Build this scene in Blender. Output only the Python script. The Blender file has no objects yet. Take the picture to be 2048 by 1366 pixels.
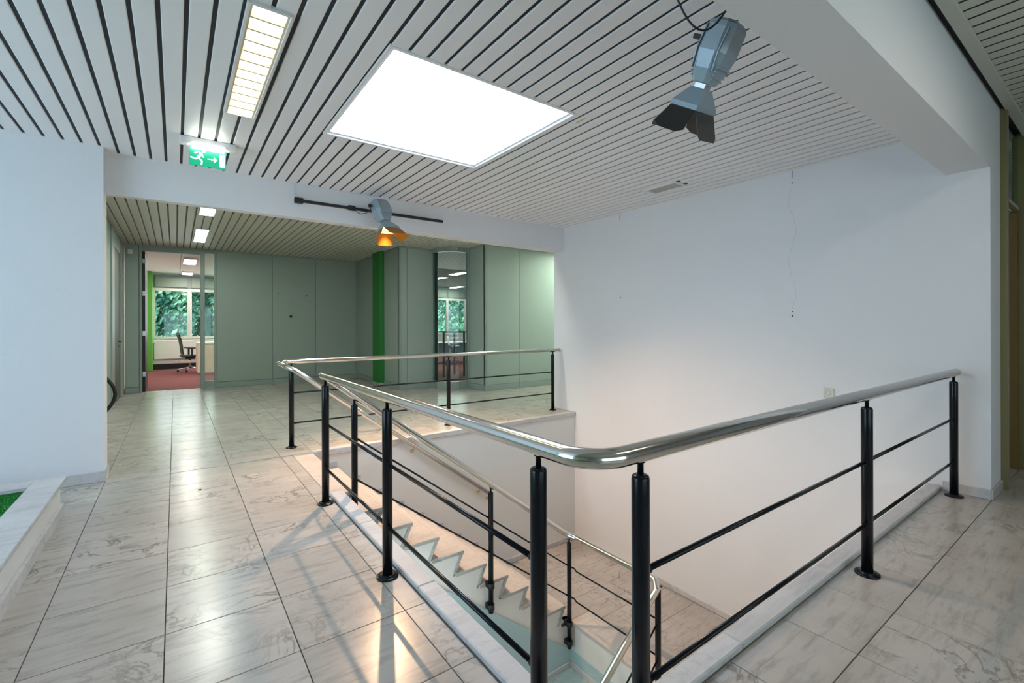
import bpy, math, random
from math import sin, cos, pi, radians as rad
from mathutils import Vector, Matrix
random.seed(7)
S = bpy.context.scene
COL = S.collection

# ---------------------------------------------------------------- camera
CAM_H = 1.35
YAW = 0.629943
cam_d = bpy.data.cameras.new('camera'); cam_d.sensor_width = 36; cam_d.sensor_fit = 'HORIZONTAL'
cam_d.lens = 923.45 / 2048 * 36
cam_d.shift_y = -30.71 / 2048; cam_d.clip_start = 0.05; cam_d.clip_end = 300
cam = bpy.data.objects.new('camera', cam_d); COL.objects.link(cam)
cam.matrix_world = Matrix.Translation((0, 0, CAM_H)) @ Matrix.Rotation(-YAW, 4, 'Z') @ Matrix.Rotation(pi / 2, 4, 'X') @ Matrix.Rotation(-0.002869, 4, 'Z')
S.camera = cam
# ---------------------------------------------------------------- world, lights, exposure
S.view_settings.view_transform = 'Standard'; S.view_settings.look = 'None'
S.view_settings.gamma = 1; S.view_settings.use_curve_mapping = False
S.view_settings.exposure = 1.38
W = bpy.data.worlds.new('world'); S.world = W; W.use_nodes = True
bg = W.node_tree.nodes['Background']
bg.inputs[0].default_value = (0.62, 0.81, 1.0, 1); bg.inputs[1].default_value = 1.0


def area(name, loc, direction, sx, sy, watts, col):
    l = bpy.data.lights.new(name, 'AREA'); l.shape = 'RECTANGLE'; l.size = sx; l.size_y = sy
    l.energy = watts; l.color = col
    o = bpy.data.objects.new(name, l); COL.objects.link(o); o.location = loc
    o.rotation_euler = Vector(direction).to_track_quat('-Z', 'Y').to_euler()
    return o


# daylight through the side window and the office windows, then added fills
area('window_daylight', (-4.1, 2.8, 1.5), (1, 0.12, 0.05), 3.6, 2.2, 46, (0.55, 0.75, 1.0))
area('office_daylight', (3.0, 18.35, 1.8), (0, -1, -0.1), 7.0, 1.4, 26, (0.85, 0.97, 1.0))
area('office_daylight', (10.5, 18.35, 1.8), (0, -1, -0.1), 7.0, 1.4, 26, (0.85, 0.97, 1.0))
area('rear_fill', (1.5, -3.35, 1.4), (0, 1, -0.1), 5.0, 2.0, 8, (1.0, 0.95, 0.9))  # weak fill added behind the camera, out of view
area('lower_daylight_fill', (1.35, 3.2, -1.2), (1, 0, -0.15), 1.0, 1.4, 4.5, (0.75, 0.95, 1.0))  # added fill standing in for lower-level daylight, no fixture modelled
sun = bpy.data.lights.new('sun', 'SUN'); sun.energy = 2.2; sun.angle = 0.05; sun.color = (1, 0.96, 0.88)
so = bpy.data.objects.new('sun', sun); COL.objects.link(so); so.location = (5, 25, 12)
so.rotation_euler = Vector((0.3, 0.75, -0.8)).to_track_quat('-Z', 'Y').to_euler()

# ---------------------------------------------------------------- materials


def newmat(name):
    m = bpy.data.materials.new(name); m.use_nodes = True
    nt = m.node_tree; b = nt.nodes['Principled BSDF']
    return m, nt, b


def N(nt, t, **kw):
    n = nt.nodes.new(t)
    for k, v in kw.items():
        setattr(n, k, v)
    return n


def srgb(r, g, b):
    f = lambda c: (c / 255 / 12.92) if c / 255 <= 0.04045 else ((c / 255 + 0.055) / 1.055) ** 2.4
    return (f(r), f(g), f(b), 1)


def plain(name, col, rough=0.5, metal=0.0, bump=0.0, bscale=200, var=0.04, spec=0.5, coat=0):
    m, nt, b = newmat(name)
    tc = N(nt, 'ShaderNodeTexCoord')
    no = N(nt, 'ShaderNodeTexNoise'); no.inputs['Scale'].default_value = 3; no.inputs['Detail'].default_value = 4
    nt.links.new(tc.outputs['Object'], no.inputs['Vector'])
    mx = N(nt, 'ShaderNodeMix', data_type='RGBA')
    mx.inputs['A'].default_value = tuple(c * (1 - var) for c in col[:3]) + (1,)
    mx.inputs['B'].default_value = tuple(min(1, c * (1 + var)) for c in col[:3]) + (1,)
    nt.links.new(no.outputs['Fac'], mx.inputs['Factor'])
    nt.links.new(mx.outputs['Result'], b.inputs['Base Color'])
    b.inputs['Roughness'].default_value = rough; b.inputs['Metallic'].default_value = metal
    b.inputs['Specular IOR Level'].default_value = spec
    if coat: b.inputs['Coat Weight'].default_value = coat
    if bump:
        n2 = N(nt, 'ShaderNodeTexNoise'); n2.inputs['Scale'].default_value = bscale; n2.inputs['Detail'].default_value = 3
        nt.links.new(tc.outputs['Object'], n2.inputs['Vector'])
        bp = N(nt, 'ShaderNodeBump'); bp.inputs['Strength'].default_value = bump; bp.inputs['Distance'].default_value = 0.004
        nt.links.new(n2.outputs['Fac'], bp.inputs['Height']); nt.links.new(bp.outputs['Normal'], b.inputs['Normal'])
    return m


def emis(name, col, strength):
    m, nt, b = newmat(name)
    b.inputs['Base Color'].default_value = (0.8, 0.8, 0.8, 1)
    b.inputs['Emission Color'].default_value = col; b.inputs['Emission Strength'].default_value = strength
    return m


def marble(name, base, dark, rough=0.1, cell=True, stain=0.0, veinamt=0.6):
    m, nt, b = newmat(name)
    L = nt.links.new
    geo = N(nt, 'ShaderNodeNewGeometry')
    vec = geo.outputs['Position']
    if cell:
        sub = N(nt, 'ShaderNodeVectorMath', operation='SUBTRACT'); sub.inputs[1].default_value = (-0.04, 0.697 - 0.46 * 2, -5)
        L(vec, sub.inputs[0])
        dv = N(nt, 'ShaderNodeVectorMath', operation='DIVIDE'); dv.inputs[1].default_value = (0.46, 0.46, 10)
        L(sub.outputs[0], dv.inputs[0])
        fl = N(nt, 'ShaderNodeVectorMath', operation='FLOOR'); L(dv.outputs[0], fl.inputs[0])
        wn = N(nt, 'ShaderNodeTexWhiteNoise', noise_dimensions='3D'); L(fl.outputs[0], wn.inputs['Vector'])
        sc = N(nt, 'ShaderNodeVectorMath', operation='SCALE'); sc.inputs['Scale'].default_value = 37
        L(wn.outputs['Color'], sc.inputs[0])
        ad = N(nt, 'ShaderNodeVectorMath', operation='ADD'); L(vec, ad.inputs[0]); L(sc.outputs[0], ad.inputs[1])
        vec = ad.outputs[0]; rnd = wn.outputs['Value']
    else:
        oi = N(nt, 'ShaderNodeObjectInfo'); rnd = oi.outputs['Random']
        mp = N(nt, 'ShaderNodeMath', operation='MULTIPLY'); mp.inputs[1].default_value = 30; L(rnd, mp.inputs[0])
        ad = N(nt, 'ShaderNodeVectorMath', operation='ADD'); L(vec, ad.inputs[0]); L(mp.outputs[0], ad.inputs[1]); vec = ad.outputs[0]
    # clouding
    n1 = N(nt, 'ShaderNodeTexNoise'); n1.inputs['Scale'].default_value = 3.5; n1.inputs['Detail'].default_value = 6; n1.inputs['Roughness'].default_value = 0.6
    L(vec, n1.inputs['Vector'])
    # streaks along x
    mpn = N(nt, 'ShaderNodeMapping'); mpn.inputs['Scale'].default_value = (1.6, 11, 11); mpn.inputs['Rotation'].default_value = (0, 0, 0.12)
    L(vec, mpn.inputs['Vector'])
    n2 = N(nt, 'ShaderNodeTexNoise'); n2.inputs['Scale'].default_value = 2.2; n2.inputs['Detail'].default_value = 7; n2.inputs['Roughness'].default_value = 0.68; n2.inputs['Distortion'].default_value = 0.4
    L(mpn.outputs[0], n2.inputs['Vector'])
    r2 = N(nt, 'ShaderNodeMapRange'); r2.inputs['From Min'].default_value = 0.5; r2.inputs['From Max'].default_value = 0.78
    L(n2.outputs['Fac'], r2.inputs['Value'])
    # veins
    n3 = N(nt, 'ShaderNodeTexNoise'); n3.inputs['Scale'].default_value = 3.2; n3.inputs['Detail'].default_value = 9; n3.inputs['Roughness'].default_value = 0.62; n3.inputs['Distortion'].default_value = 0.9
    L(vec, n3.inputs['Vector'])
    s3 = N(nt, 'ShaderNodeMath', operation='SUBTRACT'); s3.inputs[1].default_value = 0.5; L(n3.outputs['Fac'], s3.inputs[0])
    a3 = N(nt, 'ShaderNodeMath', operation='ABSOLUTE'); L(s3.outputs[0], a3.inputs[0])
    r3 = N(nt, 'ShaderNodeMapRange'); r3.inputs['From Min'].default_value = 0.028; r3.inputs['From Max'].default_value = 0.0; L(a3.outputs[0], r3.inputs['Value'])
    n4 = N(nt, 'ShaderNodeTexNoise'); n4.inputs['Scale'].default_value = 2.6; n4.inputs['Detail'].default_value = 2; L(vec, n4.inputs['Vector'])
    r4 = N(nt, 'ShaderNodeMapRange'); r4.inputs['From Min'].default_value = 0.4; r4.inputs['From Max'].default_value = 0.62; L(n4.outputs['Fac'], r4.inputs['Value'])
    mv = N(nt, 'ShaderNodeMath', operation='MULTIPLY'); L(r3.outputs[0], mv.inputs[0]); L(r4.outputs[0], mv.inputs[1])
    rp = N(nt, 'ShaderNodeMapRange'); rp.inputs['From Min'].default_value = 0.25; rp.inputs['From Max'].default_value = 0.85; L(rnd, rp.inputs['Value'])
    mv2 = N(nt, 'ShaderNodeMath', operation='MULTIPLY'); L(mv.outputs[0], mv2.inputs[0]); L(rp.outputs[0], mv2.inputs[1])
    # assemble
    m1 = N(nt, 'ShaderNodeMix', data_type='RGBA'); m1.inputs['A'].default_value = tuple(c * 0.78 for c in base[:3]) + (1,); m1.inputs['B'].default_value = tuple(min(1, c * 1.14) for c in base[:3]) + (1,)
    L(n1.outputs['Fac'], m1.inputs['Factor'])
    ms = N(nt, 'ShaderNodeMath', operation='MULTIPLY'); ms.inputs[1].default_value = 0.6; L(r2.outputs[0], ms.inputs[0])
    m2 = N(nt, 'ShaderNodeMix', data_type='RGBA'); L(ms.outputs[0], m2.inputs['Factor']); L(m1.outputs['Result'], m2.inputs['A']); m2.inputs['B'].default_value = dark
    mm = N(nt, 'ShaderNodeMath', operation='MULTIPLY'); mm.inputs[1].default_value = veinamt; L(mv2.outputs[0], mm.inputs[0])
    m3 = N(nt, 'ShaderNodeMix', data_type='RGBA'); L(mm.outputs[0], m3.inputs['Factor']); L(m2.outputs['Result'], m3.inputs['A'])
    m3.inputs['B'].default_value = tuple(c * 0.55 for c in dark[:3]) + (1,)
    # tile to tile brightness
    rb = N(nt, 'ShaderNodeMapRange'); rb.inputs['To Min'].default_value = 0.93; rb.inputs['To Max'].default_value = 1.05; L(rnd, rb.inputs['Value'])
    hs = N(nt, 'ShaderNodeHueSaturation'); L(rb.outputs[0], hs.inputs['Value']); L(m3.outputs['Result'], hs.inputs['Color'])
    L(hs.outputs['Color'], b.inputs['Base Color'])
    b.inputs['Roughness'].default_value = rough; b.inputs['Specular IOR Level'].default_value = 0.28
    rr = N(nt, 'ShaderNodeMapRange'); rr.inputs['To Min'].default_value = rough * 0.8; rr.inputs['To Max'].default_value = rough * 1.35
    L(n1.outputs['Fac'], rr.inputs['Value']); L(rr.outputs[0], b.inputs['Roughness'])
    return m


M = {}
M['marble'] = marble('marble_tile', srgb(182, 175, 168), srgb(104, 98, 92), 0.21, veinamt=0.7)
M['marbleg'] = marble('marble_tile_teal_lit', srgb(168, 184, 178), srgb(110, 122, 116), 0.3)  # greener copy of the tile marble, teal light put into its colour
M['slab'] = marble('marble_slab', srgb(200, 197, 196), srgb(148, 148, 152), 0.22, cell=False, veinamt=0.35)
M['step'] = marble('marble_step', srgb(200, 190, 181), srgb(150, 141, 134), 0.32, cell=False, veinamt=0.3)
M['grip'] = plain('grip_strip', srgb(205, 190, 179), 0.7)
M['riser'] = marble('marble_edge', srgb(176, 176, 172), srgb(120, 122, 120), 0.4, cell=False)
M['grout'] = plain('grout', srgb(62, 56, 50), 0.9)
M['wall'] = plain('white_plaster', srgb(224, 223, 224), 0.85, bump=0.35, bscale=160, var=0.012)
M['wallsm'] = plain('smooth_plaster', srgb(222, 219, 214), 0.8, bump=0.08, bscale=90, var=0.012)
M['teal'] = plain('pale_teal_plaster', srgb(172, 196, 199), 0.8, var=0.015)
M['slat'] = plain('slat_grey', srgb(234, 232, 232), 0.42, var=0.015)
M['slat2'] = plain('slat_olive_grey', srgb(205, 203, 188), 0.45, var=0.015)
M['void'] = plain('ceiling_void', srgb(20, 26, 32), 0.6)
M['panel'] = plain('grey_green_panel', srgb(150, 164, 156), 0.55, bump=0.03, bscale=500, var=0.015)
M['panelf'] = plain('grey_green_frame', srgb(140, 154, 148), 0.45, var=0.02)
M['frame'] = plain('olive_frame', srgb(132, 126, 90), 0.4)
M['ochre'] = plain('ochre_door', srgb(118, 96, 48), 0.6)
M['brown'] = plain('brown_door_edge', srgb(96, 48, 28), 0.6)
M['steel'] = plain('polished_steel', (0.72, 0.69, 0.64, 1), 0.13, metal=1.0, var=0.03)
M['chrome'] = plain('chrome', (0.75, 0.75, 0.77, 1), 0.15, metal=1.0)
M['brass'] = plain('satin_brass', (0.66, 0.56, 0.4, 1), 0.3, metal=0.8)
M['black'] = plain('black_gloss_paint', (0.006, 0.0075, 0.010, 1), 0.2, var=0.1, spec=0.25)
M['blackm'] = plain('black_matt', (0.008, 0.008, 0.009, 1), 0.5)
M['darkblade'] = plain('black_sheet', (0.02, 0.018, 0.015, 1), 0.4)
M['silver'] = plain('silver_grey_casing', srgb(150, 165, 172), 0.38, metal=0.25, var=0.03)
M['green'] = plain('green_paint', srgb(38, 118, 48), 0.55, var=0.03)
M['green2'] = plain('light_green_paint', srgb(90, 170, 60), 0.55)
M['white'] = plain('white_plastic', srgb(222, 222, 220), 0.4, var=0.01)
M['window'] = plain('window_frame_white', srgb(214, 216, 212), 0.4, var=0.01)
M['signg'] = emis('sign_green', srgb(0, 150, 110), 0.45)
M['signg'].node_tree.nodes['Principled BSDF'].inputs['Base Color'].default_value = srgb(0, 130, 95)
M['signw'] = emis('sign_white', srgb(235, 245, 235), 0.55)
M['tube'] = emis('tube_glow', (1.0, 1.0, 0.86, 1), 5)
M['lampw'] = emis('lamp_warm', (1.0, 0.82, 0.52, 1), 2.0)
M['lampg'] = emis('lamp_cool', (0.86, 1.0, 0.84, 1), 11)
M['lampc'] = emis('lamp_corridor', (0.86, 1.0, 0.82, 1), 34)
M['lampo'] = emis('lamp_office', (1.0, 0.95, 0.84, 1), 15)
M['lampb'] = emis('lamp_beam', (0.95, 1.0, 0.9, 1), 22)
M['sky'] = emis('skylight_diffuser', (0.80, 0.89, 1.0, 1), 5.2)
M['halogen'] = emis('halogen', (1.0, 0.52, 0.12, 1), 10)
M['louvre'] = plain('louvre', srgb(225, 215, 190), 0.3)
M['carpet'] = plain('red_carpet', srgb(120, 62, 62), 0.95, bump=0.3, bscale=300, var=0.1)
M['grid'] = plain('ceiling_grid', srgb(120, 118, 112), 0.8)
M['otile'] = plain('office_ceiling_tile', srgb(215, 212, 205), 0.9)
M['desk'] = plain('beige_wood', srgb(226, 210, 188), 0.5)
M['bark'] = plain('bark', srgb(120, 110, 95), 0.9)
M['concrete'] = plain('office_white', srgb(220, 218, 212), 0.8)

m, nt, b = newmat('barn_door_lamplit'); M['amber'] = m
b.inputs['Base Color'].default_value = (0.38, 0.17, 0.02, 1); b.inputs['Roughness'].default_value = 0.35; b.inputs['Metallic'].default_value = 0.7  # lamp's orange light put into the colour of the lit lamp's doors
m, nt, b = newmat('turf'); M['turf'] = m
no = N(nt, 'ShaderNodeTexNoise'); no.inputs['Scale'].default_value = 260; no.inputs['Detail'].default_value = 2
tc = N(nt, 'ShaderNodeTexCoord'); nt.links.new(tc.outputs['Object'], no.inputs['Vector'])
mx = N(nt, 'ShaderNodeMix', data_type='RGBA'); mx.inputs['A'].default_value = srgb(0, 70, 10); mx.inputs['B'].default_value = srgb(20, 150, 50)
nt.links.new(no.outputs['Fac'], mx.inputs['Factor']); nt.links.new(mx.outputs['Result'], b.inputs['Base Color']); b.inputs['Roughness'].default_value = 0.9
m, nt, b = newmat('glass'); M['glass'] = m
gl = N(nt, 'ShaderNodeBsdfGlossy'); gl.inputs['Roughness'].default_value = 0.02; gl.inputs['Color'].default_value = (0.9, 1, 0.97, 1)
tr = N(nt, 'ShaderNodeBsdfTransparent'); tr.inputs['Color'].default_value = (0.86, 0.95, 0.92, 1)
ms = N(nt, 'ShaderNodeMixShader'); fr = N(nt, 'ShaderNodeFresnel'); fr.inputs['IOR'].default_value = 1.5
nt.links.new(fr.outputs[0], ms.inputs[0]); nt.links.new(tr.outputs[0], ms.inputs[1]); nt.links.new(gl.outputs[0], ms.inputs[2])
nt.links.new(ms.outputs[0], nt.nodes['Material Output'].inputs['Surface'])
m, nt, b = newmat('leaf'); M['leaf'] = m
no = N(nt, 'ShaderNodeTexNoise'); no.inputs['Scale'].default_value = 1.4; no.inputs['Detail'].default_value = 5
geo = N(nt, 'ShaderNodeNewGeometry'); nt.links.new(geo.outputs['Position'], no.inputs['Vector'])
cr = N(nt, 'ShaderNodeValToRGB'); cr.color_ramp.elements[0].position = 0.35; cr.color_ramp.elements[0].color = srgb(40, 110, 92)
cr.color_ramp.elements[1].position = 0.66; cr.color_ramp.elements[1].color = srgb(165, 215, 180)
nt.links.new(no.outputs['Fac'], cr.inputs[0]); nt.links.new(cr.outputs[0], b.inputs['Base Color']); b.inputs['Roughness'].default_value = 0.45

# ---------------------------------------------------------------- mesh helpers


class MB:
    def __init__(s):
        s.v = []; s.f = []; s.mi = []; s.sm = []

    def add(s, vs, fs, mi=0, smooth=False):
        o = len(s.v); s.v += [tuple(v) for v in vs]
        for f in fs:
            s.f.append(tuple(i + o for i in f)); s.mi.append(mi); s.sm.append(smooth)
        return s

    def box(s, x0, x1, y0, y1, z0, z1, mi=0, M4=None):
        vs = [Vector((x, y, z)) for z in (z0, z1) for y in (y0, y1) for x in (x0, x1)]
        if M4 is not None: vs = [M4 @ v for v in vs]
        return s.add(vs, [(0, 2, 3, 1), (4, 5, 7, 6), (0, 1, 5, 4), (2, 6, 7, 3), (0, 4, 6, 2), (1, 3, 7, 5)], mi)

    def bbox(s, x0, x1, y0, y1, z0, z1, c=0.004, mi=0, M4=None):
        """box with chamfered edges"""
        c = min(c, (x1 - x0) * .45, (y1 - y0) * .45, (z1 - z0) * .45)
        vs = []
        idx = {}
        for ix, (x, sx) in enumerate(((x0, 1), (x1, -1))):
            for iy, (y, sy) in enumerate(((y0, 1), (y1, -1))):
                for iz, (z, sz) in enumerate(((z0, 1), (z1, -1))):
                    for a in range(3):
                        p = [x + sx * c, y + sy * c, z + sz * c]
                        p[a] = (x, y, z)[a]
                        idx[(ix, iy, iz, a)] = len(vs); vs.append(Vector(p))
        fs = []
        g = lambda i, j, k, a: idx[(i, j, k, a)]
        for i in (0, 1):
            q = [g(i, 0, 0, 0), g(i, 1, 0, 0), g(i, 1, 1, 0), g(i, 0, 1, 0)]; fs.append(q if i else q[::-1])
            q = [g(0, i, 0, 1), g(1, i, 0, 1), g(1, i, 1, 1), g(0, i, 1, 1)]; fs.append(q[::-1] if i else q)
            q = [g(0, 0, i, 2), g(1, 0, i, 2), g(1, 1, i, 2), g(0, 1, i, 2)]; fs.append(q if i else q[::-1])
        for i in (0, 1):
            for j in (0, 1):
                par = (i + j) % 2
                q = [g(i, j, 0, 0), g(i, j, 1, 0), g(i, j, 1, 1), g(i, j, 0, 1)]; fs.append(q[::-1] if par else q)
                q = [g(i, 0, j, 0), g(i, 1, j, 0), g(i, 1, j, 2), g(i, 0, j, 2)]; fs.append(q if par else q[::-1])
                q = [g(0, i, j, 1), g(1, i, j, 1), g(1, i, j, 2), g(0, i, j, 2)]; fs.append(q[::-1] if par else q)
                for k in (0, 1):
                    t = [g(i, j, k, 0), g(i, j, k, 1), g(i, j, k, 2)]; fs.append(t)
        if M4 is not None: vs = [M4 @ v for v in vs]
        return s.add(vs, fs, mi)

    def prism(s, pts, a0, a1, axis='y', mi=0):
        """polygon pts (2D) extruded along axis. axis y: pts=(x,z); z: (x,y); x: (y,z)"""
        n = len(pts)
        def P(p, a):
            return {'y': (p[0], a, p[1]), 'z': (p[0], p[1], a), 'x': (a, p[0], p[1])}[axis]
        vs = [P(p, a0) for p in pts] + [P(p, a1) for p in pts]
        fs = [tuple(range(n)), tuple(range(2 * n - 1, n - 1, -1))] + [(i, (i + 1) % n, n + (i + 1) % n, n + i) for i in range(n)]
        return s.add(vs, fs, mi)

    def tube(s, path, r, n=16, caps=True, mi=0):
        path = [Vector(p) for p in path]
        rings = []
        t0 = (path[1] - path[0]).normalized()
        up = Vector((0, 0, 1)) if abs(t0.z) < 0.9 else Vector((1, 0, 0))
        u = t0.cross(up).normalized(); w = u.cross(t0).normalized()
        base = len(s.v); vs = []
        for i, p in enumerate(path):
            t = ((path[min(i + 1, len(path) - 1)] - path[max(i - 1, 0)])).normalized()
            u = (u - t * u.dot(t)).normalized(); w = t.cross(u)
            k = 1.0
            if 0 < i < len(path) - 1:
                c = (path[i] - path[i - 1]).normalized().dot(t); k = 1 / max(c, 0.6)
            for j in range(n):
                a = 2 * pi * j / n; vs.append(p + (u * cos(a) + w * sin(a)) * r)
        fs = []
        for i in range(len(path) - 1):
            for j in range(n):
                fs.append((i * n + j, i * n + (j + 1) % n, (i + 1) * n + (j + 1) % n, (i + 1) * n + j))
        s.add(vs, fs, mi, True)
        if caps:
            o = base
            s.f.append(tuple(o + j for j in range(n - 1, -1, -1))); s.mi.append(mi); s.sm.append(False)
            o = base + (len(path) - 1) * n
            s.f.append(tuple(o + j for j in range(n))); s.mi.append(mi); s.sm.append(False)
        return s

    def lathe(s, prof, n=24, M4=None, mi=0):
        vs = []
        for r, z in prof:
            for j in range(n):
                a = 2 * pi * j / n; v = Vector((r * cos(a), r * sin(a), z)); vs.append(M4 @ v if M4 is not None else v)
        fs = []
        for i in range(len(prof) - 1):
            for j in range(n):
                fs.append((i * n + j, i * n + (j + 1) % n, (i + 1) * n + (j + 1) % n, (i + 1) * n + j))
        fs.append(tuple(range(n - 1, -1, -1))); fs.append(tuple((len(prof) - 1) * n + j for j in range(n)))
        o = len(s.f); s.add(vs, fs, mi, True); s.sm[-1] = False; s.sm[-2] = False
        return s

    def mesh(s, name, mats):
        me = bpy.data.meshes.new(name); me.from_pydata(s.v, [], s.f)
        for q in (mats if isinstance(mats, (list, tuple)) else [mats]): me.materials.append(q)
        me.polygons.foreach_set('material_index', s.mi)
        me.polygons.foreach_set('use_smooth', s.sm)
        me.update()
        return me

    def build(s, name, mats, parent=None, loc=(0, 0, 0)):
        return put(name, s.mesh(name, mats), parent, loc)


def put(name, me, parent=None, loc=(0, 0, 0)):
    o = bpy.data.objects.new(name, me); COL.objects.link(o); o.location = loc
    if parent is not None: o.parent = parent
    return o


def empty(name, loc=(0, 0, 0), rot=None):
    o = bpy.data.objects.new(name, None); COL.objects.link(o); o.location = loc; o.empty_display_size = 0.05
    if rot is not None: o.rotation_euler = rot
    return o


def tag(o, label=None, cat=None, group=None, kind=None):
    if label: o['label'] = label
    if cat: o['category'] = cat
    if group: o['group'] = group
    if kind: o['kind'] = kind
    return o


def struct(o, label=None): return tag(o, label, None, None, 'structure')


def copy_tree(o, parent=None):
    c = o.copy(); COL.objects.link(c)
    if parent is not None: c.parent = parent
    for ch in list(o.children): copy_tree(ch, c)
    return c


def arc(c, r, a0, a1, u, v, n=8):
    c = Vector(c); u = Vector(u); v = Vector(v)
    return [c + u * (r * cos(a0 + (a1 - a0) * i / n)) + v * (r * sin(a0 + (a1 - a0) * i / n)) for i in range(n + 1)]


def fillet(pts, r, n=8):
    """round corners of a polyline"""
    pts = [Vector(p) for p in pts]; out = [pts[0]]
    for i in range(1, len(pts) - 1):
        a = (pts[i - 1] - pts[i]); b = (pts[i + 1] - pts[i]); la, lb = a.length, b.length; a.normalize(); b.normalize()
        ang = a.angle(b); rr = r if not isinstance(r, (list, tuple)) else r[i - 1]
        d = min(rr / math.tan(ang / 2), la * .49, lb * .49); rad_ = d * math.tan(ang / 2)
        bis = (a + b).normalized(); c = pts[i] + bis * (rad_ / sin(ang / 2))
        p0 = pts[i] + a * d; p1 = pts[i] + b * d
        e0 = (p0 - c); e1 = (p1 - c); tot = e0.angle(e1)
        for k in range(n + 1):
            t = k / n
            out.append(c + (e0 * sin((1 - t) * tot) + e1 * sin(t * tot)) / sin(tot))
    out.append(pts[-1]); return out


Minv = cam.matrix_world.inverted()


def px(p):
    q = Minv @ Vector(p)
    if q.z > -0.05: return None
    return (1024 + 923.45 * q.x / -q.z, 652.29 - 923.45 * q.y / -q.z)


def inview(pts, mg=60):
    r = [px(p) for p in pts]
    ok = [a for a in r if a]
    if not ok: return False
    if len(ok) < len(r): return any(-mg < a[0] < 2048 + mg and -mg < a[1] < 1366 + mg for a in ok)
    xs = [a[0] for a in ok]; ys = [a[1] for a in ok]
    return max(xs) > -mg and min(xs) < 2048 + mg and max(ys) > -mg and min(ys) < 1366 + mg


# ================================================================= FLOOR
TP = 0.46; TX = -0.04; TY = 0.697
tile_cache = {}


def tile_mesh(w, d, nm='tile', mat=None):
    mat = mat or M['marble']
    k = (round(w, 3), round(d, 3), nm, mat.name)
    if k not in tile_cache:
        c = 0.0015; g = 0.0018
        x0, x1, y0, y1 = g, w - g, g, d - g
        b_ = MB()
        vs = [(x0, y0, -.012), (x1, y0, -.012), (x1, y1, -.012), (x0, y1, -.012),
              (x0, y0, -c), (x1, y0, -c), (x1, y1, -c), (x0, y1, -c),
              (x0 + c, y0 + c, 0), (x1 - c, y0 + c, 0), (x1 - c, y1 - c, 0), (x0 + c, y1 - c, 0)]
        fs = [(8, 9, 10, 11)]
        for a in (0, 4):
            for i in range(4):
                j = (i + 1) % 4; fs.append((a + i, a + j, a + 4 + j, a + 4 + i))
        b_.add(vs, fs); tile_cache[k] = b_.mesh(nm, mat)
    return tile_cache[k]


def cells(x0, x1, y0, y1, ox=TX, oy=TY):
    out = []
    i = math.floor((x0 - ox) / TP + 1e-6)
    while ox + i * TP < x1 - 1e-6:
        j = math.floor((y0 - oy) / TP + 1e-6)
        while oy + j * TP < y1 - 1e-6:
            a, b_, c, d = max(x0, ox + i * TP), min(x1, ox + (i + 1) * TP), max(y0, oy + j * TP), min(y1, oy + (j + 1) * TP)
            if b_ - a > 0.02 and d - c > 0.02: out.append((a, b_, c, d))
            j += 1
        i += 1
    return out


fb = MB()
R_MAIN = [(-4.2, 0.988, -3.5, 5.29), (0.988, 8.5, -3.5, 0.985)]
R_BACK = [(-1.4, 1.19, 5.29, 12.2), (1.19, 3.86, 5.362, 12.2), (3.86, 5.21, 5.362, 9.34), (5.21, 8.6, 5.362, 8.1)]
for r in R_MAIN + R_BACK:
    fb.box(r[0], r[1], r[2], r[3], -0.05, -0.006)
floor = fb.build('floor', M['grout'])
struct(floor, 'pale grey veined marble tile floor around the stairwell')
allc = []
for r in R_MAIN + R_BACK: allc += cells(*r)
vis = []; hid = []
for c in allc:
    P4 = [(c[0], c[2], 0), (c[1], c[2], 0), (c[1], c[3], 0), (c[0], c[3], 0)]
    (vis if inview(P4, 20) else hid).append(c)
vis.sort(key=lambda c: (c[0] + c[1]) ** 2 + (c[2] + c[3]) ** 2)
for c in vis[:300]:
    put('tile', tile_mesh(c[1] - c[0], c[3] - c[2]), floor, (c[0], c[2], 0))
sb = MB()
for c in vis[300:] + hid:
    g = .0018
    sb.box(c[0] + g, c[1] - g, c[2] + g, c[3] - g, -.012, 0)
tag(sb.build('distant_tiles', M['marble'], floor), kind='stuff')

# kerbs of raised marble round the stairwell
kerb = empty('marble_kerb', (0.988, 0.985, 0))
tag(kerb, 'low raised marble kerb around the near sides of the stairwell', 'kerb')


def kerb_piece(x0, x1, y0, y1):
    b_ = MB(); g = .001
    b_.bbox(x0 + g, x1 - g, y0 + g, y1 - g, 0.0, 0.032, 0.006); o = b_.build('kerb_stone', M['slab'], kerb); o.location = (-.988, -.985, 0)


ky = [1.077, 1.25, 2.175, 3.1, 3.835]
for a, b_ in zip(ky[:-1], ky[1:]): kerb_piece(0.99, 1.09, a, b_)
kx = [0.99, 1.9, 2.827, 3.75, 4.68, 5.07]
for a, b_ in zip(kx[:-1], kx[1:]): kerb_piece(a, b_, 0.985, 1.077)
# fascia slabs: sit below the kerbs on the stairwell walls
# ================================================================= STAIRWELL WALLS
struct(MB().box(0.9, 1.075, 0.9, 5.29, -2.7, 0.0 - .013).build('wall_stairwell_left', M['wallsm']))
struct(MB().box(1.075, 5.083, 0.9, 1.065, -2.7, -.013).build('wall_stairwell_near', M['wallsm']))
struct(MB().box(1.075, 5.083, 5.30, 5.5, -2.7, -.052).build('wall_stairwell_far', M['wallsm']))
edge = empty('landing_edge_stone', (1.19, 5.28, 0)); tag(edge, 'marble edging slabs capping the white wall at the far side of the stairwell', 'edging')
for i in range(5):
    a = 1.19 + i * 0.778
    o = MB().bbox(a + .001, a + .777, 5.272, 5.36, -0.058, 0.0015, .004).build('edge_slab', M['slab'], edge); o.location = (-1.19, -5.28, 0)
struct(MB().box(1.0, 3.7, 1.0, 3.9, -2.72, -2.534).build('floor_lower', M['grout']))
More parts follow.
